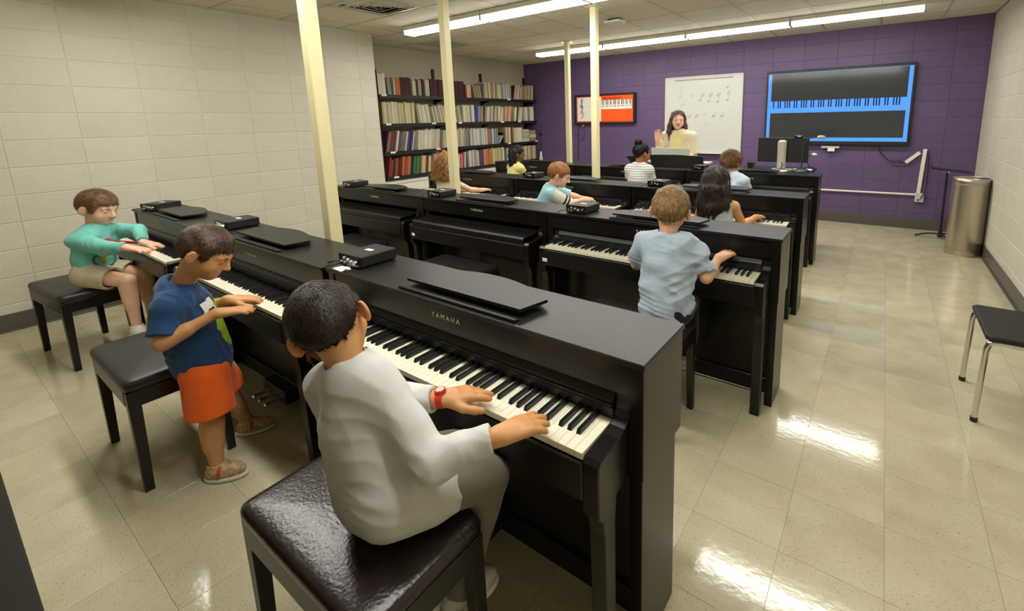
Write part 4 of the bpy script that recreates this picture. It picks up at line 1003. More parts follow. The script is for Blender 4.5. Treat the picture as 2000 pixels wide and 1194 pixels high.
def patch(shirt, c, nrm_dir, up, w_, h_, outline, name, m, parent, off=.0018, n=14):
    """flat print laid on the cloth: an outline (in units of w_, h_) ray-cast onto the shirt mesh"""
    me = shirt.data; bv = BVHTree.FromPolygons([v.co[:] for v in me.vertices], [p.vertices[:] for p in me.polygons]); d = nrm(nrm_dir); u = np.array(up, float); u = nrm(u-d*(u@d)); r = np.cross(u, d)
    def inside(x, y):
        k = False
        for i in range(len(outline)):
            (x1,y1),(x2,y2) = outline[i], outline[i-1]
            if (y1 > y) != (y2 > y) and x < (x2-x1)*(y-y1)/(y2-y1)+x1: k = not k
        return k
    vs = []; idx = {}; fs = []
    for i in range(n+1):
        for j in range(n+1):
            x, y = -1+2*i/n, -1+2*j/n; o = np.array(c)+r*x*w_/2+u*y*h_/2+d*.25; hit = bv.ray_cast(Vector(o), Vector(-d), .5)
            if hit[0] is not None: idx[i,j] = len(vs); vs.append(np.array(hit[0])+np.array(hit[1])*off*.3+d*off)
    for i in range(n):
        for j in range(n):
            if inside(-1+2*(i+.5)/n, -1+2*(j+.5)/n) and all(k in idx for k in ((i,j),(i+1,j),(i+1,j+1),(i,j+1))): fs.append((idx[i,j],idx[i+1,j],idx[i+1,j+1],idx[i,j+1]))
    if not fs: return None
    o = bpy.data.objects.new(name, mesh_from(vs, fs, name, True)); o.data.materials.append(m); link(o, parent); return o

SKIN = {}
def person(label, J, cl, h=.005, seed=1, detail=1):
    """J: joints (world), cl: look. Body is one mesh; hair, clothes and shoes are its children."""
    s = J.get('s', 1.0); A = lambda k: np.array(J[k], float)
    pel, nk, hd = A('pelvis'), A('neck'), A('head'); Rm = frame(J['face'], J.get('hup', (0,0,1))); H = (hd, Rm); hs = J.get('hs', 1.0)
    bf = nrm(J['bodyf']); up = nrm(nk-pel); rt = nrm(np.cross(bf, up)); fw = np.cross(up, rt)
    keys = [np.array(v, float) for k, v in J.items() if k in ('pelvis','neck','head','Lsh','Rsh','Lel','Rel','Lwr','Rwr','Lhip','Rhip','Lkn','Rkn','Lan','Ran')]
    lo, hi = np.min(keys, 0)-.17*max(s,1), np.max(keys, 0)+.17*max(s,1)
    root = thing('person', label, 'person', (pel[0], pel[1], 0)); root_off = np.array((pel[0], pel[1], 0))
    sk = SKIN.setdefault(cl['skin'], None) or SKIN.__setitem__(cl['skin'], skin_mat('skin_%d_%d_%d' % cl['skin'], cl['skin'], cl.get('lip', (190,100,90)))) or SKIN[cl['skin']]
    F = Field(lo, hi, h)
    def torso(F, g, k=.04):
        for q in (-1,1):
            F.cone(nk-up*.075*s+rt*q*.040*s-fw*.002, pel+rt*q*.036*s+up*.01, .060*s+g, .070*s+g, k=k)
            F.cone(nk-up*.028*s+rt*q*.015*s, A('Rsh' if q > 0 else 'Lsh'), .040*s+g, .040*s+g, k=.045)
        F.cone(nk-up*.12*s+fw*.012, pel+fw*.012+up*.03, .060*s+g, .066*s+g, k=k)
    torso(F, 0)
    F.cone(nk-up*.03*s, hd+Rm @ (V(0,-.022,-.05)*hs), .040*s*J.get('nr',1), .040*hs, k=.02)
    build_head(F, H, hs, cl.get('mouth', False))
    for q, S in ((-1,'L'),(1,'R')):
        sh, el, wr = A(S+'sh'), A(S+'el'), A(S+'wr'); ar = s*J.get('ar',1)
        F.cone(sh, el, .036*ar, .029*ar, k=.02); F.cone(el, wr, .029*ar, .0195*ar, k=.008)
        F.cone(el+(wr-el)*.12, el+(wr-el)*.45, .0295*ar, .027*ar, k=.012)
        hd_ = J.get(S+'hd', nrm(wr-el)); hand(F, wr+nrm(hd_)*.012*s, hd_, J.get(S+'pn', (0,0,-1)), (1 if S == 'R' else -1)*J.get(S+'flip',1), J.get('hands', 1.0)*s, J.get(S+'curl', (.3,.3,.35,.4)), J.get('spread', .12))
        hp, kn, an = A(S+'hip'), A(S+'kn'), A(S+'an')
        F.cone(hp, kn, .056*s, .041*s, k=.03); F.cone(kn, an, .041*s, .026*s, k=.014); F.cone(kn+(an-kn)*.15-fw*.008*s, kn+(an-kn)*.5-fw*.006*s, .041*s, .036*s, k=.02)
        td = nrm(J.get(S+'toe', fw*np.array((1,1,0)))); F.cone(an+np.array((0,0,-.02*s)), an+td*.085*s+np.array((0,0,-.035*s)), .026*s, .022*s, k=.015)
    body = field_obj('body', F, sk, root); lip_attr(body.data, H, hs)
    def shift(o):
        if o is not None: o.location = -root_off
        return o
    shift(body)
    # ---- shirt
    sm = cl['shirtm']; g = cl.get('loose', .012); F = Field(lo, hi, h*1.1)
    torso(F, g, .05); hem = np.array(J.get('hem', pel-up*.0)); 
    F.cone(nk-up*.14*s, pel, .074*s+g, .082*s+g, k=.05)
    sl = cl.get('sleeve', 'short')
    if cl.get('lap'):
        for S in ('L','R'): F.cone(A(S+'hip'), A(S+'hip')+(A(S+'kn')-A(S+'hip'))*cl['lap'], .066*s+g, .060*s+g, k=.03)
    F.cut(hem, J.get('hemn', -up))
    for S in ('L','R'):
        sh, el, wr = A(S+'sh'), A(S+'el'), A(S+'wr'); gg = g*.8
        if sl == 'long':
            F.cone(sh, el, .041*s+gg, .034*s+gg, k=.025); F.cone(el, wr, .034*s+gg, .027*s+gg*.6, k=.012, caps=[(wr-nrm(wr-el)*.012, wr-el)])
        elif sl == 'short':
            fr = cl.get('slen', .78); F.cone(sh, el, .043*s+gg, .040*s+gg, k=.025, caps=[(sh+(el-sh)*fr, el-sh)])
    if sl == 'none':
        for S, q in (('L',-1),('R',1)):
            F.ell(A(S+'sh')+rt*q*.030*s+up*.0, V(.052,.060,.075)*s, np.stack([rt,fw,up],1), k=.01, mode='sub')
        F.ell(nk+up*.012*s+fw*.0, V(.064,.085,.062)*s, np.stack([rt,fw,up],1), k=.01, mode='sub')
    else:
        nr = cl.get('neckhole', 1.0); hv_ = hd+Rm @ (V(0,-.022,-.05)*hs)-nk; nd = nrm(hv_)
        for q in (-1,1): F.cone(nk-up*.012*s+rt*q*.02*s, nk-up*.040*s+rt*q*.075*s, .046*s+g*.6, .044*s+g*.6, k=.03)
        F.cone(nk-up*.05*s, nk+nd*.010*s, .060*s, .0525*s*nr, k=.022, caps=[(nk+nd*.016*s, nd)])
        F.cone(nk-up*.01*s+fw*.006*s, nk+nd*.08*s+fw*.004*s, .0455*s*nr, .050*s*nr, k=.003, mode='sub')
    fo = cl.get('folds', .004); dr = cl.get('fdir'); F.ripple(fo, cl.get('ffreq', 42), seed, n=3, dirs=dr, mask=8); F.ripple(fo*.8, cl.get('ffreq', 42)*1.9, seed+2, n=4, dirs=dr, mask=14, sharp=cl.get('sharp', True))
    for S in ('L','R'):
        sh, el, wr = A(S+'sh'), A(S+'el'), A(S+'wr')
        if sl == 'long': F.cone(wr-(wr-el)*.16, wr+(wr-el)*.05, .0215*s, .0205*s, k=0, mode='sub')
        elif sl == 'short':
            fr = cl.get('slen', .78); F.cone(sh+(el-sh)*(fr-.22), el, .036*s, .034*s, k=0, mode='sub')
    shirt = field_obj('shirt' if sl != 'none' else 'tank_top', F, sm, root, 1)
    # ---- trousers
    pm_ = cl.get('pantm')
    if pm_ is not None:
        F = Field(lo, hi, h*1.3); gp = cl.get('ploose', .010)
        for q in (-1,1): F.cone(pel+rt*q*.036*s+up*.05*s, pel+rt*q*.045*s-up*.01, .070*s+gp*.8, .074*s+gp*.8, k=.04)
        for S in ('L','R'):
            hp, kn, an = A(S+'hip'), A(S+'kn'), A(S+'an')
            if cl.get('pant', 'long') == 'long':
                F.cone(hp, kn, .058*s+gp, .044*s+gp, k=.03); F.cone(kn, an, .044*s+gp, .038*s+gp, k=.015, caps=[(an, an-kn)])
            else:
                fr = cl.get('plen', .72); F.cone(hp, kn, .068*s+gp*1.2, .066*s+gp*1.8, k=.02, caps=[(hp+(kn-hp)*fr, kn-hp)])
        F.ripple(.004, 30, seed+5)
        if cl.get('pant', 'long') != 'long':
            for S in ('L','R'):
                hp, kn = A(S+'hip'), A(S+'kn'); fr = cl.get('plen', .72); F.cone(hp+(kn-hp)*(fr-.25), kn+(kn-hp)*.1, .058*s, .056*s, k=0, mode='sub')
        shift(field_obj('trousers' if cl.get('pant', 'long') == 'long' else 'shorts', F, pm_, root, 2))
    # ---- shoes
    for S in ('L','R'):
        an = A(S+'an'); td = nrm(J.get(S+'toe', fw*np.array((1,1,0)))); z0 = an[2]-.062*s; Rs = frame(td, (0,0,1)); bx = np.array((an[0],an[1],z0))
        F = Field(bx-.13*s, bx+.16*s, max(h, .004))
        F.ell(bx+td*.030*s+V(0,0,.034*s), V(.036,.082,.034)*s, Rs, k=.01, caps=[((0,0,z0+.001),(0,0,-1))]); F.cone(bx+V(0,0,.045*s), bx+V(0,0,.070*s), .035*s, .034*s, k=.015, caps=[(bx+V(0,0,.078*s),(0,0,1))])
        F.cone(an+V(0,0,.0), an+V(0,0,.06), .027*s, .028*s, k=0, mode='sub')
        so = shift(field_obj('shoe', F, cl.get('shoem', M['white']), root))
        F = Field(bx-.13*s, bx+.16*s, max(h, .004)); F.ell(bx+td*.030*s+V(0,0,.008*s), V(.041,.088,.030)*s, Rs, k=0, caps=[((0,0,z0+.001),(0,0,-1)),((0,0,z0+.017*s),(0,0,1))])
        o = field_obj('sole', F, cl.get('solem', M['white']), so)
    # ---- eyes and brows for faces that show
    if cl.get('eyes'):
        ew = EYEW; 
        for q in (-1,1):
            e = hd+Rm @ (V(q*.0295,.0705,-.003)*hs)
            if cl.get('lid', .35) < .5:
                mm = MB(); v_, f_ = ball(.0117*hs); mm.add([tuple(e+p) for p in v_], f_); eo = shift(mm.build('eye', ew, root, smooth=True))
                look = nrm(Rm @ np.array(cl.get('look', (0,1,0)))); mm = MB(); v_, f_ = ball(.0058*hs); mm.add([tuple(e+look*.0074*hs+p) for p in v_], f_); mm.build('iris', cl.get('irism', IRIS), eo, smooth=True)
            mm = MB(); lid = cl.get('lid', .35)
            pts = [hd+Rm @ (V(q*(.0295+.0125*math.sin(a)), .0800-.0055*math.sin(a)**2, -.003+.0068*math.cos(a)*(1-lid*1.7)) *hs) for a in np.linspace(-1.3, 1.3, 7)]
            mm.tube(pts, .0011*hs, n=5, sub=2); shift(mm.build('eyelashes', LASH, root))
            mm = MB(); pts = [hd+Rm @ (V(q*x, .0835-.35*(x-.02)**1.0*.35, .0165+.004*math.sin((x-.012)/.03*3.14)) *hs) for x in (.013,.022,.032,.041)]
            mm.tube(pts, (.0024*hs,.0012*hs), n=5, sub=3); shift(mm.build('eyebrow', cl['hairm'], root))
    # ---- hair
    st = cl.get('hair', 'short'); hm = cl['hairm']; nt_ = int(5000*detail)
    if st == 'short':
        F = Field(hd-.16*hs, hd+.16*hs, max(h*.9, .004)); hair_short(F, H, hs, cl.get('ht', .009), cl.get('line')); F.ripple(.0022, 90, seed+9)
        shift(hair_obj(F, H, hs, hm, root, int(nt_*2), cl.get('hl', .020), .0010, seed, crown_flow, cl.get('lift', .25)))
    elif st == 'curly':
        F = Field(hd-.2*hs, hd+.2*hs, max(h, .005)); hair_short(F, H, hs, .026*hs, [(-.12,-.10),(-.05,-.085),(.0,-.05),(.03,-.01),(.05,.04),(.12,.06)])
        for q in (-.05,-.02,.02,.05): F.cone(hd+Rm@(V(q,-.07,-.02)*hs), hd+Rm@(V(q*1.3,-.075,-.11)*hs), .035*hs, .026*hs, k=.02)
        for q in (-1,1): F.cone(hd+Rm@(V(q*.08,-.02,.0)*hs), hd+Rm@(V(q*.085,-.03,-.08)*hs), .030*hs, .024*hs, k=.02)
        F.ripple(.020, 130, seed+9); shift(hair_obj(F, H, hs, hm, root, nt_, .035, .0014, seed, lambda p: crown_flow(p)+.4*np.sin(p*160), .55, .55))
    elif st == 'bun':
        F = Field(hd-.17*hs, hd+.23*hs, max(h, .005)); hair_short(F, H, hs, .006); F.ell(hd+Rm@(V(0,-.055,.112)*hs), V(.040,.040,.034)*hs, Rm, k=.012); F.ripple(.003, 90, seed+9)
        shift(hair_obj(F, H, hs, hm, root, nt_, .022, .0012, seed, lambda p: -crown_flow(p), .25))
    elif st in ('long', 'pony', 'teacher'):
        bot = cl.get('hbot', .28); F = Field(hd-np.array((.2,.2,bot+.12))*1.0, hd+.18*hs, max(h, .005))
        hair_short(F, H, hs, .011, [(-.12,-.08),(-.05,-.07),(.0,-.04),(.03,-.01),(.045,.03),(.07,.05),(.12,.056)] if st == 'long' else [(-.12,-.08),(-.05,-.07),(.0,-.04),(.03,-.01),(.045,.045),(.06,.068),(.075,.085),(.12,.10)])
        dn = np.array(cl.get('hdir', (0,0,-1)), float)
        if st == 'long': angs = np.linspace(-1.9, 1.9, 13)
        elif st == 'teacher': angs = np.concatenate([np.linspace(-1.85,-1.1,4), np.linspace(1.1,1.85,4), np.linspace(-.9,.9,4)])
        else: angs = np.linspace(-.5, .5, 4)
        for i, a in enumerate(angs):
            x, y = math.sin(a), -math.cos(a); p0 = hd+Rm@(V(x*.062,-.012+y*.078,.025)*hs); p1 = hd+Rm@(V(x*.080,-.012+y*.090,-.055)*hs)
            rr = np.random.RandomState(seed*31+i); ln = bot*(1-.10*rr.rand()-.16*abs(a)/2); p2 = p1+nrm(dn)*ln*.5+Rm@(V(x*.018,y*.01,0)); p3 = p1+nrm(dn)*ln+Rm@(V(x*.010,y*.006,0))+rr.normal(size=3)*.006
            F.cone(p0, p1, .020*hs, .022*hs, k=.018); F.cone(p1, p2, .022*hs, .022*hs, k=.018); F.cone(p2, p3, .022*hs, .006, k=.014)
        F.ripple(.006, 150, seed+9, axis=(0,0,1)); F.ripple(.003, 320, seed+10, axis=(0,0,1))
        shift(hair_obj(F, H, hs, hm, root, nt_, .05, .0012, seed, lambda p: np.where((p[:,2] > .02)[:,None], crown_flow(p), np.tile(Rm.T@dn, (len(p),1))), .10, .08))
    elif st == 'braids':
        F = Field(hd-.26*hs, hd+.18*hs, max(h, .005)); hair_short(F, H, hs, .012, [(-.12,-.08),(-.05,-.06),(.0,-.01),(.03,.0),(.045,.03),(.12,.055)])
        for i, a in enumerate(np.linspace(-1.3, 1.3, 9)):
            p1 = hd+Rm@(V(math.sin(a)*.07,-.015-math.cos(a)*.085,-.01)*hs); F.cone(p1, p1+np.array((0,0,-.17-.03*math.cos(i*2))), .017, .010, k=.006)
        F.ripple(.005, 200, seed+9); shift(hair_obj(F, H, hs, hm, root, nt_, .02, .0013, seed, crown_flow, .3, .3))
    shift(shirt)
    return root, shirt, root_off, (hd, Rm, hs, rt, fw, up, H)
def ball(r, n=10, m_=7):
    vs = [(0,0,r)]; fs = []
    for j in range(1, m_):
        for i in range(n):
            a, b = math.pi*j/m_, 2*math.pi*i/n; vs.append((r*math.sin(a)*math.cos(b), r*math.sin(a)*math.sin(b), r*math.cos(a)))
    vs.append((0,0,-r)); L_ = len(vs)-1
    for i in range(n):
        fs.append((0, 1+i, 1+(i+1)%n)); fs.append((L_, 1+(m_-2)*n+(i+1)%n, 1+(m_-2)*n+i))
        for j in range(m_-2): fs.append((1+j*n+i, 1+(j+1)*n+i, 1+(j+1)*n+(i+1)%n, 1+j*n+(i+1)%n))
    return [np.array(v) for v in vs], fs
EYEW = mat('eye_white', srgb(235,230,222), .2); IRIS = mat('iris_brown', srgb(50,30,18), .15); LASH = mat('lash', srgb(40,26,20), .6)

def seated(pel, bf, s=1.0, kz=.52, th=.25, az=.24, spread=.055, knee_out=.0):
    """hips, knees and ankles of a child sitting on a bench"""
    bf = nrm((bf[0], bf[1], 0)); rt = np.array((bf[1], -bf[0], 0)); p = np.array(pel, float); J = {}
    for S, q in (('L',-1),('R',1)):
        J[S+'hip'] = p+rt*q*spread*s+V(0,0,-.005); J[S+'kn'] = np.array((*(p+bf*th*s+rt*q*(spread+.012+knee_out)*s)[:2], kz)); J[S+'an'] = np.array((*(p+bf*(th-.005)*s+rt*q*(spread+.006)*s)[:2], az)); J[S+'toe'] = bf
    return J
# boy in the grey sweater, nearest
JA = dict(s=1.0, hs=1.01, pelvis=(2.500,-6.680,.622), neck=(2.385,-6.672,.895), head=(2.336,-6.682,1.004), face=(-.70,.64,-.26), hup=(-.44,-.13,.87), bodyf=(-.12,.98,0),
  Lsh=(2.304,-6.690,.832), Rsh=(2.500,-6.660,.846), Lel=(2.372,-6.585,.752), Rel=(2.658,-6.652,.738), Lwr=(2.518,-6.520,.770), Rwr=(2.755,-6.545,.772),
  Lhd=(.50,.85,-.10), Rhd=(.30,.95,-.10), Lpn=(.05,0,-1), Rpn=(.0,.0,-1), Lcurl=(.12,.13,.30,.45), Rcurl=(.14,.12,.15,.22), spread=.20, hands=1.26, hem=(2.505,-6.685,.538), hemn=(0,0,-1))
JA.update(seated(JA['pelvis'], (.30,.95), kz=.560, th=.24, az=.265))
JA.update(Ran=V(2.575,-6.545,.245), Lan=V(2.465,-6.50,.245))
# boy in the blue t-shirt, standing
JB = dict(s=.98, hs=.99, pelvis=(1.085,-6.625,.495), neck=(1.075,-6.665,.850), head=(1.178,-6.575,.985), face=(.55,.58,-.52), hup=(.2,.35,.9), bodyf=(.30,.95,0),
  Lsh=(.965,-6.628,.800), Rsh=(1.165,-6.712,.795), Lel=(1.02,-6.56,.70), Rel=(1.205,-6.765,.675), Lwr=(1.125,-6.515,.748), Rwr=(1.258,-6.600,.748),
  Lhd=(.45,.85,-.12), Rhd=(.35,.93,-.08), Lcurl=(.15,.15,.2,.25), Rcurl=(.15,.15,.2,.25), hands=1.15, hem=(1.085,-6.625,.455), hemn=(-.10,-.05,-1),
  Lhip=(1.030,-6.605,.46), Rhip=(1.145,-6.640,.46), Lkn=(.985,-6.53,.265), Rkn=(1.168,-6.648,.255), Lan=(.950,-6.462,.062), Ran=(1.180,-6.662,.062), Ltoe=(.55,.83,0), Rtoe=(.72,.69,0))
# boy in the teal shirt
JT = dict(s=1.0, hs=1.04, pelvis=(-.735,-6.625,.588), neck=(-.745,-6.580,.865), head=(-.735,-6.548,.992), face=(.80,.54,-.30), hup=(.05,.10,1), bodyf=(.62,.78,0),
  Lsh=(-.800,-6.490,.815), Rsh=(-.690,-6.672,.808), Lel=(-.62,-6.405,.825), Rel=(-.53,-6.600,.760), Lwr=(-.475,-6.425,.765), Rwr=(-.405,-6.520,.765),
  Lhd=(.35,.85,-.35), Rhd=(.75,.62,-.18), Lcurl=(.4,.45,.5,.5), Rcurl=(.15,.15,.2,.25), hands=1.15, hem=(-.735,-6.625,.520), hemn=(0,0,-1))
JT.update(seated(JT['pelvis'], (.80,.60), kz=.535, th=.255, az=.22))
# boy in the pale blue t-shirt
JG = dict(s=1.02, hs=1.05, pelvis=(2.628,-5.262,.59), neck=(2.612,-5.195,.915), head=(2.608,-5.165,1.045), face=(-.22,.95,-.20), hup=(.04,.1,1), bodyf=(-.20,.97,0),
  Lsh=(2.498,-5.215,.868), Rsh=(2.722,-5.150,.858), Lel=(2.425,-5.16,.74), Rel=(2.790,-5.160,.735), Lwr=(2.43,-5.03,.765), Rwr=(2.812,-5.045,.800),
  Lhd=(.1,.95,-.1), Rhd=(.25,.95,.12), Rcurl=(.12,.12,.15,.2), hands=1.15, hem=(2.628,-5.262,.522), hemn=(0,-.1,-1))
JG.update(seated(JG['pelvis'], (-.15,.98), kz=.535, th=.24))
# girl with long dark hair
JD = dict(s=1.0, hs=1.03, pelvis=(2.50,-4.05,.59), neck=(2.495,-4.02,.910), head=(2.478,-4.005,1.035), face=(.10,.97,-.25), hup=(0,.1,1), bodyf=(.08,1,0),
  Lsh=(2.385,-4.02,.865), Rsh=(2.602,-3.995,.862), Lel=(2.33,-3.94,.745), Rel=(2.662,-3.965,.730), Lwr=(2.37,-3.80,.755), Rwr=(2.705,-3.79,.758), Lhd=(.1,.95,-.1), Rhd=(.25,.95,-.05), hands=1.12, hem=(2.50,-4.05,.53), hemn=(0,0,-1))
JD.update(seated(JD['pelvis'], (.05,1), kz=.535, th=.24))
# red-haired boy
JR = dict(s=1.0, hs=1.03, pelvis=(.935,-4.04,.59), neck=(.985,-3.985,.895), head=(1.062,-3.955,1.005), face=(.80,.50,-.38), hup=(.25,.15,.95), bodyf=(.62,.78,0),
  Lsh=(.925,-3.885,.858), Rsh=(1.055,-4.055,.845), Lel=(1.065,-3.80,.80), Rel=(1.135,-3.93,.745), Lwr=(1.155,-3.70,.760), Rwr=(1.185,-3.755,.760), Lhd=(.5,.85,-.1), Rhd=(.4,.9,-.1), hands=1.12, hem=(.935,-4.04,.53), hemn=(0,0,-1))
JR.update(seated(JR['pelvis'], (.35,.94), kz=.535, th=.24))
# girl with curly hair
JC = dict(s=1.0, hs=1.03, pelvis=(-.375,-4.06,.59), neck=(-.335,-4.045,.915), head=(-.345,-4.035,1.04), face=(-.25,.95,-.2), hup=(0,0,1), bodyf=(.05,1,0),
  Lsh=(-.445,-4.04,.868), Rsh=(-.225,-4.03,.868), Lel=(-.48,-3.93,.76), Rel=(-.165,-3.88,.775), Lwr=(-.45,-3.80,.755), Rwr=(-.155,-3.735,.758), Lhd=(.1,.95,-.1), Rhd=(.35,.92,-.05), hands=1.12, hem=(-.375,-4.06,.53), hemn=(0,0,-1))
JC.update(seated(JC['pelvis'], (.05,1), kz=.535, th=.24))
# girl with the hair bun
JU = dict(s=1.06, hs=1.05, pelvis=(1.195,-2.66,.595), neck=(1.195,-2.62,.975), head=(1.215,-2.60,1.105), face=(.45,.88,-.1), hup=(0,0,1), bodyf=(.0,1,0),
  Lsh=(1.075,-2.62,.922), Rsh=(1.315,-2.62,.922), Lel=(1.045,-2.56,.775), Rel=(1.335,-2.56,.775), Lwr=(1.09,-2.43,.76), Rwr=(1.30,-2.43,.76), Lhd=(.1,.95,-.1), Rhd=(-.1,.95,-.1), hem=(1.195,-2.66,.53), hemn=(0,0,-1))
JU.update(seated(JU['pelvis'], (0,1), kz=.535, th=.24))
# brown-haired child
JN = dict(s=1.0, hs=1.05, pelvis=(2.215,-2.65,.59), neck=(2.215,-2.61,.915), head=(2.195,-2.58,1.035), face=(.30,.92,-.25), hup=(0,.1,1), bodyf=(.15,.98,0),
  Lsh=(2.105,-2.59,.868), Rsh=(2.325,-2.625,.862), Lel=(2.09,-2.52,.755), Rel=(2.36,-2.55,.75), Lwr=(2.13,-2.42,.76), Rwr=(2.33,-2.43,.76), Lhd=(.1,.95,-.1), Rhd=(0,.95,-.1), hem=(2.215,-2.65,.53), hemn=(0,0,-1))
JN.update(seated(JN['pelvis'], (.1,1), kz=.535, th=.24))
# girl with black hair
JK = dict(s=1.02, hs=1.05, pelvis=(-.645,-2.66,.59), neck=(-.635,-2.63,.925), head=(-.61,-2.61,1.055), face=(.60,.76,-.05), hup=(0,0,1), bodyf=(.3,.95,0),
  Lsh=(-.74,-2.60,.875), Rsh=(-.525,-2.66,.875), Lel=(-.75,-2.52,.76), Rel=(-.50,-2.58,.76), Lwr=(-.70,-2.42,.76), Rwr=(-.53,-2.44,.76), Lhd=(.1,.95,-.1), Rhd=(.1,.95,-.1), hem=(-.645,-2.66,.53), hemn=(0,0,-1))
JK.update(seated(JK['pelvis'], (.1,1), kz=.535, th=.24))
# teacher behind the podium
JP = dict(s=1.34, hs=1.13, nr=.85, ar=.92, pelvis=(1.27,-1.50,.80), neck=(1.225,-1.55,1.305), head=(1.228,-1.57,1.452), face=(.42,-.88,.0), hup=(.06,0,1), bodyf=(.10,-1,0),
  Lsh=(1.398,-1.545,1.245), Rsh=(1.075,-1.55,1.25), Lel=(1.455,-1.555,1.02), Rel=(.985,-1.60,1.09), Lwr=(1.40,-1.70,1.00), Rwr=(.990,-1.68,1.205), Lhd=(-.2,-.95,-.1), Rhd=(.08,-.1,1), Rpn=(.3,-.9,0), Rcurl=(.35,.4,.5,.5), hands=.98, hem=(1.27,-1.50,.78), hemn=(0,0,-1),
  Lhip=(1.35,-1.50,.78), Rhip=(1.19,-1.50,.78), Lkn=(1.36,-1.51,.43), Rkn=(1.18,-1.51,.43), Lan=(1.36,-1.50,.083), Ran=(1.18,-1.50,.083), Ltoe=(.1,-1,0), Rtoe=(-.1,-1,0))

# ---- build the people
sk_tan, sk_light, sk_fair, sk_brown = (212,156,104), (226,178,146), (236,190,160), (120,78,54)
H_dkbrown, H_brown, H_ltbrown, H_blond, H_red, H_black = (hair_mat('hair_dark_brown', (46,34,28)), hair_mat('hair_brown', (84,60,44)), hair_mat('hair_light_brown', (122,92,62)), hair_mat('hair_blond', (158,126,80)), hair_mat('hair_red', (168,114,64)), hair_mat('hair_black', (24,19,18)))
grey_sw = cloth_mat('grey_sweater', (206,206,202)); grey_pt = cloth_mat('grey_trousers', (118,113,98)); navy_t = cloth_mat('navy_tee', (38,72,116)); orange_s = cloth_mat('orange_shorts', (250,108,34)); teal_t = cloth_mat('teal_shirt', (116,194,182)); beige_s = cloth_mat('beige_shorts', (206,196,168)); pale_t = cloth_mat('pale_blue_tee', (170,186,200)); navy_p = cloth_mat('navy_trousers', (24,28,44)); mint_t = cloth_mat('mint_lace_top', (186,206,200), 260, .8); aqua_t = cloth_mat('aqua_raglan', (160,206,214)); cream_t = cloth_mat('cream_top', (226,216,172)); yellow_t = cloth_mat('yellow_top', (226,216,140)); ice_t = cloth_mat('ice_blue_tee', (190,212,226)); cardi = cloth_mat('cream_cardigan', (224,212,182), 300, .6)
def striped(name, a, b, period, duty, axis=2):
    m = cloth_mat(name, a); nt = m.node_tree; N = nt.nodes; L = nt.links; bs = N['Principled BSDF']; tc = N.new('ShaderNodeTexCoord'); sp = N.new('ShaderNodeSeparateXYZ'); L.new(tc.outputs['Object'], sp.inputs[0])
    dv = N.new('ShaderNodeMath'); dv.operation = 'DIVIDE'; dv.inputs[1].default_value = period; L.new(sp.outputs[axis], dv.inputs[0]); fr = N.new('ShaderNodeMath'); fr.operation = 'FRACT'; L.new(dv.outputs[0], fr.inputs[0]); lt = N.new('ShaderNodeMath'); lt.operation = 'LESS_THAN'; lt.inputs[1].default_value = duty; L.new(fr.outputs[0], lt.inputs[0])
    mx = N.new('ShaderNodeMix'); mx.data_type = 'RGBA'; L.new(lt.outputs[0], mx.inputs[0]); mx.inputs[6].default_value = srgb(*a); mx.inputs[7].default_value = srgb(*b); L.new(mx.outputs[2], bs.inputs['Base Color']); return m
stripe_t = striped('striped_tee', (224,222,218), (126,122,128), .026, .22)
shoe_w = mat('shoe_white', srgb(205,200,188), .6); sole_w = mat('sole_pale', srgb(216,210,194), .6); clog = mat('clog_print', srgb(190,160,122), .6, vary=(70,.5)); strap_m = mat('orange_strap', srgb(196,72,30), .6)

A, A_sh, A_off, A_x = person('boy in a pale grey sweater playing the nearest piano, seen from behind', JA, dict(skin=sk_tan, hairm=H_dkbrown, hair='short', ht=.008, hl=.014, shirtm=grey_sw, sleeve='long', loose=.014, folds=.0040, ffreq=34, lap=.42, pantm=grey_pt, shoem=shoe_w, lift=.22), h=.0040, seed=3, detail=2.2)
# red wrist watch on his left wrist
wr, el = JA['Lwr'], JA['Lel']; d = nrm(np.array(wr)-np.array(el)); c = np.array(wr)+d*.010; red_m = mat('watch_red', srgb(214,44,26), .35); m = MB()
u = nrm(np.cross(d, (0,0,1))); w_ = np.cross(u, d); n_ = 28; vs = []
for k, (rr, dd) in enumerate(((.0215,-.010),(.0238,-.010),(.0238,.010),(.0215,.010))):
    for i in range(n_): a = 2*math.pi*i/n_; vs.append(c+d*dd+rr*(math.cos(a)*u+math.sin(a)*w_)-A_off)
m.add(vs, [(k*n_+i, k*n_+(i+1)%n_, ((k+1)%4)*n_+(i+1)%n_, ((k+1)%4)*n_+i) for k in range(4) for i in range(n_)])
wo = m.build('watch', red_m, A, smooth=True); wo['label'] = 'red plastic wrist watch'
cc = c+w_*.0235-A_off; sg = 1 if w_[2] > 0 else -1; cc = c+w_*sg*.0235-A_off
MB().cyl(cc-w_*sg*.004, cc+w_*sg*.004, .0155, .0145, n=20).build('watch_case', red_m, wo, smooth=True); MB().cyl(cc+w_*sg*.004, cc+w_*sg*.0046, .011, n=20).build('watch_face', mat('watch_face', srgb(230,200,190), .2), wo)

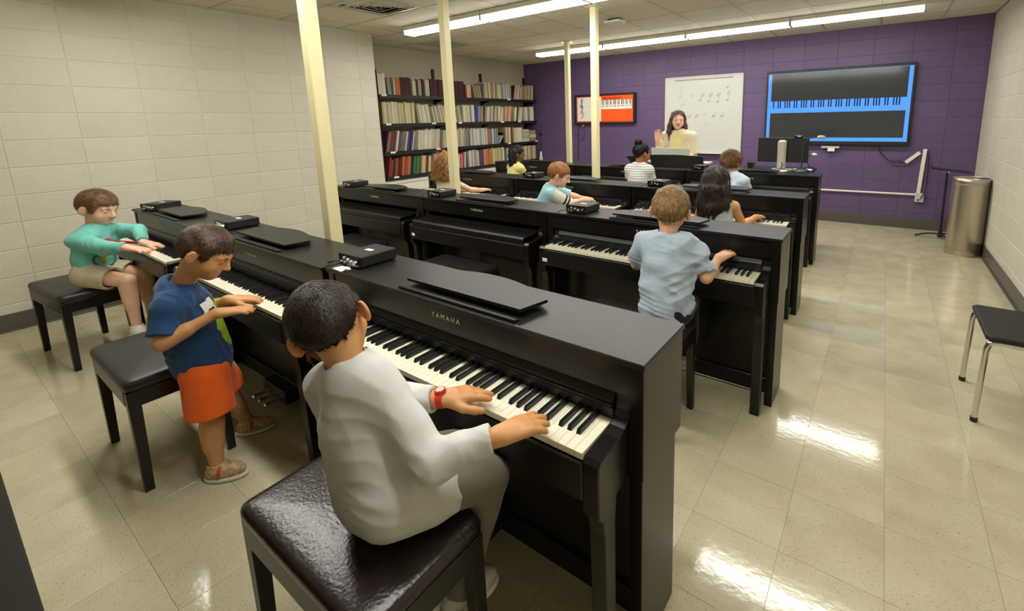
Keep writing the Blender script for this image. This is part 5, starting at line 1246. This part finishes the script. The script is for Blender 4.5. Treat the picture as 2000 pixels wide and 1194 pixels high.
B, B_sh, B_off, B_x = person('boy in a blue t-shirt and orange shorts standing at the piano', JB, dict(skin=sk_tan, hairm=H_brown, hair='short', ht=.010, hl=.018, shirtm=navy_t, sleeve='short', slen=.80, loose=.016, folds=.006, ffreq=34, pantm=orange_s, pant='short', plen=.80, ploose=.014, shoem=clog, solem=sole_w, eyes=True, look=(0,.8,-.6), lid=.75), h=.0042, seed=5, detail=1.8)
hd, Rm, hs, rt, fw, up, _ = B_x
patch(B_sh, np.array(JB['neck'])-up*.112+rt*.062+fw*.08, fw+rt*.6, up, .074, .078, [(-.95,-.9),(.95,-.95),(.9,.95),(-.9,.9)], 'name_tag', M['paper'], B_sh, off=.003)
patch(B_sh, np.array(JB['neck'])-up*.118+rt*.060+fw*.08, fw+rt*.6, up, .034, .010, [(-1,-1),(1,-1),(1,1),(-1,1)], 'tag_writing', prt, B_sh, off=.0045, n=6)
lime = mat('lime_print', srgb(176,206,62), .7)
patch(B_sh, np.array(JB['neck'])-up*.20+rt*.01+fw*.08, fw+rt*.25, up, .115, .23, [(-.5,-.9),(.1,-1),(.6,-.55),(.95,.1),(.6,.75),(.9,.95),(.1,.95),(-.5,.6),(-.9,-.1)], 'lime_print', lime, B_sh, off=.0015, n=22)
for S in ('L','R'):
    an = np.array(JB[S+'an']); td = nrm(JB[S+'toe']); sd = np.cross(td, (0,0,1)); m = MB(); pts = [an+td*.022+sd*.036*math.cos(a)+V(0,0,-.030+.038*math.sin(a)) for a in np.linspace(0, math.pi, 9)]
    m.tube([p-B_off for p in pts], .0075, n=6, sub=2); o = m.build('shoe_strap', strap_m, B, smooth=True)

T_, T_sh, T_off, T_x = person('boy in a teal long-sleeved shirt seated by the white wall', JT, dict(skin=sk_fair, hairm=H_ltbrown, hair='short', ht=.013, hl=.026, lift=.4, shirtm=teal_t, sleeve='long', loose=.013, folds=.006, ffreq=40, pantm=beige_s, pant='short', plen=.62, ploose=.006, eyes=True, look=(.1,.75,-.6), lid=.65, lip=(196,110,98)), h=.0045, seed=8, detail=1.4)
hd, Rm, hs, rt, fw, up, _ = T_x
patch(T_sh, np.array(JT['neck'])-up*.085+fw*.07+rt*.03, fw+rt*.55, up, .11, .055, [(-1,-.4),(-.6,.4),(0,.9),(.6,.4),(1,-.4),(.6,-.9),(0,-.2),(-.6,-.9)], 'red_print', mat('print_red', srgb(206,52,48), .7), T_sh)
circ = [(math.cos(a), math.sin(a)) for a in np.linspace(0, 6.28, 24)]
patch(T_sh, np.array(JT['neck'])-up*.190+fw*.07+rt*.045, fw+rt*.7, up, .125, .115, circ, 'round_print', mat('print_slate', srgb(58,92,104), .7), T_sh, n=20)
patch(T_sh, np.array(JT['neck'])-up*.190+fw*.07+rt*.045, fw+rt*.7, up, .105, .096, circ, 'inner_print', teal_t, T_sh, off=.003, n=20)
patch(T_sh, np.array(JT['neck'])-up*.185+fw*.07+rt*.060, fw+rt*.7, up, .036, .052, [(-1,-.9),(1,-.7),(.9,1),(-.9,.8)], 'yellow_print', mat('print_yellow', srgb(206,200,60), .7), T_sh, off=.0042)

person('boy in a pale blue t-shirt playing in the second row, back to camera', JG, dict(skin=sk_light, hairm=H_blond, hair='short', ht=.012, hl=.024, shirtm=pale_t, sleeve='short', slen=.85, loose=.020, folds=.012, ffreq=46, fdir=[(.3,0,1),(-.45,0,1),(.6,.2,.8)], sharp=True, pantm=navy_p), h=.0046, seed=11, detail=1.6)
person('girl with long dark brown hair and a pale mint sleeveless top', JD, dict(skin=sk_tan, hairm=hair_mat('hair_long_brown', (52,36,28)), hair='long', hbot=.26, shirtm=mint_t, sleeve='none', loose=.008, folds=.003, pantm=navy_p), h=.0058, seed=13, detail=1.6)
Rd, Rd_sh, Rd_off, Rd_x = person('red-haired boy in an aqua and white raglan shirt bending over the keys', JR, dict(skin=sk_fair, hairm=H_red, hair='short', ht=.011, hl=.020, shirtm=aqua_t, sleeve='short', slen=.98, loose=.014, folds=.004, pantm=navy_p, eyes=True, look=(0,.7,-.7), lid=.8), h=.0058, seed=17)
# raglan: white sleeve panel with two black bands on the right arm
sh, el = np.array(JR['Rsh']), np.array(JR['Rel']); d = nrm(el-sh); m = MB()
def sleeve_ring(m, t0, t1, r0, r1, n=24):
    u = nrm(np.cross(d, (0,0,1))); w_ = np.cross(u, d); vs = [sh+(el-sh)*t+r*(math.cos(2*math.pi*i/n)*u+math.sin(2*math.pi*i/n)*w_)-Rd_off for t, r in ((t0,r0),(t1,r1)) for i in range(n)]
    m.add(vs, [(i,(i+1)%n,n+(i+1)%n,n+i) for i in range(n)])
white_sl = cloth_mat('raglan_white', (228,226,212)); sleeve_ring(m, -.10, 1.02, .0625, .0605); m.build('sleeve', white_sl, Rd)
for t0 in (.58,.76): m = MB(); sleeve_ring(m, t0, t0+.10, .0632, .0628); m.build('sleeve_band', prt, Rd)
person('girl with curly golden hair and a cream tank top reaching right', JC, dict(skin=sk_fair, hairm=hair_mat('hair_curly_gold', (172,128,74)), hair='curly', shirtm=cream_t, sleeve='none', loose=.008, folds=.003, pantm=navy_p), h=.006, seed=19, detail=1.5)
person('girl with a dark hair bun and a striped white t-shirt', JU, dict(skin=(176,118,72), hairm=H_black, hair='bun', shirtm=stripe_t, sleeve='short', slen=.7, loose=.014, folds=.004, pantm=navy_p), h=.006, seed=23)
person('child with shaggy brown hair and an ice blue t-shirt in the last row', JN, dict(skin=sk_light, hairm=hair_mat('hair_mid_brown', (112,76,44)), hair='short', ht=.018, hl=.04, lift=.5, line=[(-.12,-.085),(-.085,-.08),(-.03,-.05),(.0,-.03),(.03,-.01),(.045,.03),(.12,.05)], shirtm=ice_t, sleeve='short', slen=.8, loose=.014, folds=.004, pantm=navy_p), h=.006, seed=29)
person('girl with long black hair and a pale yellow top by the bookcase', JK, dict(skin=sk_brown, hairm=H_black, hair='braids', shirtm=yellow_t, sleeve='short', slen=.5, loose=.012, folds=.003, pantm=navy_p, lip=(120,60,50)), h=.006, seed=31)
P_, P_sh, P_off, P_x = person('teacher in a cream cardigan with long brown hair raising one hand', JP, dict(skin=sk_fair, hairm=hair_mat('hair_teacher', (88,62,46)), hair='teacher', hbot=.20, shirtm=cardi, sleeve='short', slen=1.0, loose=.018, folds=.007, ffreq=36, pantm=navy_p, eyes=True, mouth=True, lid=.1, lip=(188,92,86), neckhole=1.1), h=.0062, seed=37, detail=1.5)
hd, Rm, hs, rt, fw, up, _ = P_x
patch(P_sh, np.array(JP['neck'])-up*.20+fw*.1, fw, up, .19, .36, [(-.55,.95),(.55,.95),(.9,-1),(-.9,-1)], 'top', yellow_t, P_sh, off=.003, n=16)

# fewer light bounces than the default keep the render quick in this closed room
sc.cycles.max_bounces = 7; sc.cycles.diffuse_bounces = 4; sc.cycles.glossy_bounces = 3; sc.cycles.transmission_bounces = 2
sc.cycles.caustics_reflective = False; sc.cycles.caustics_refractive = False
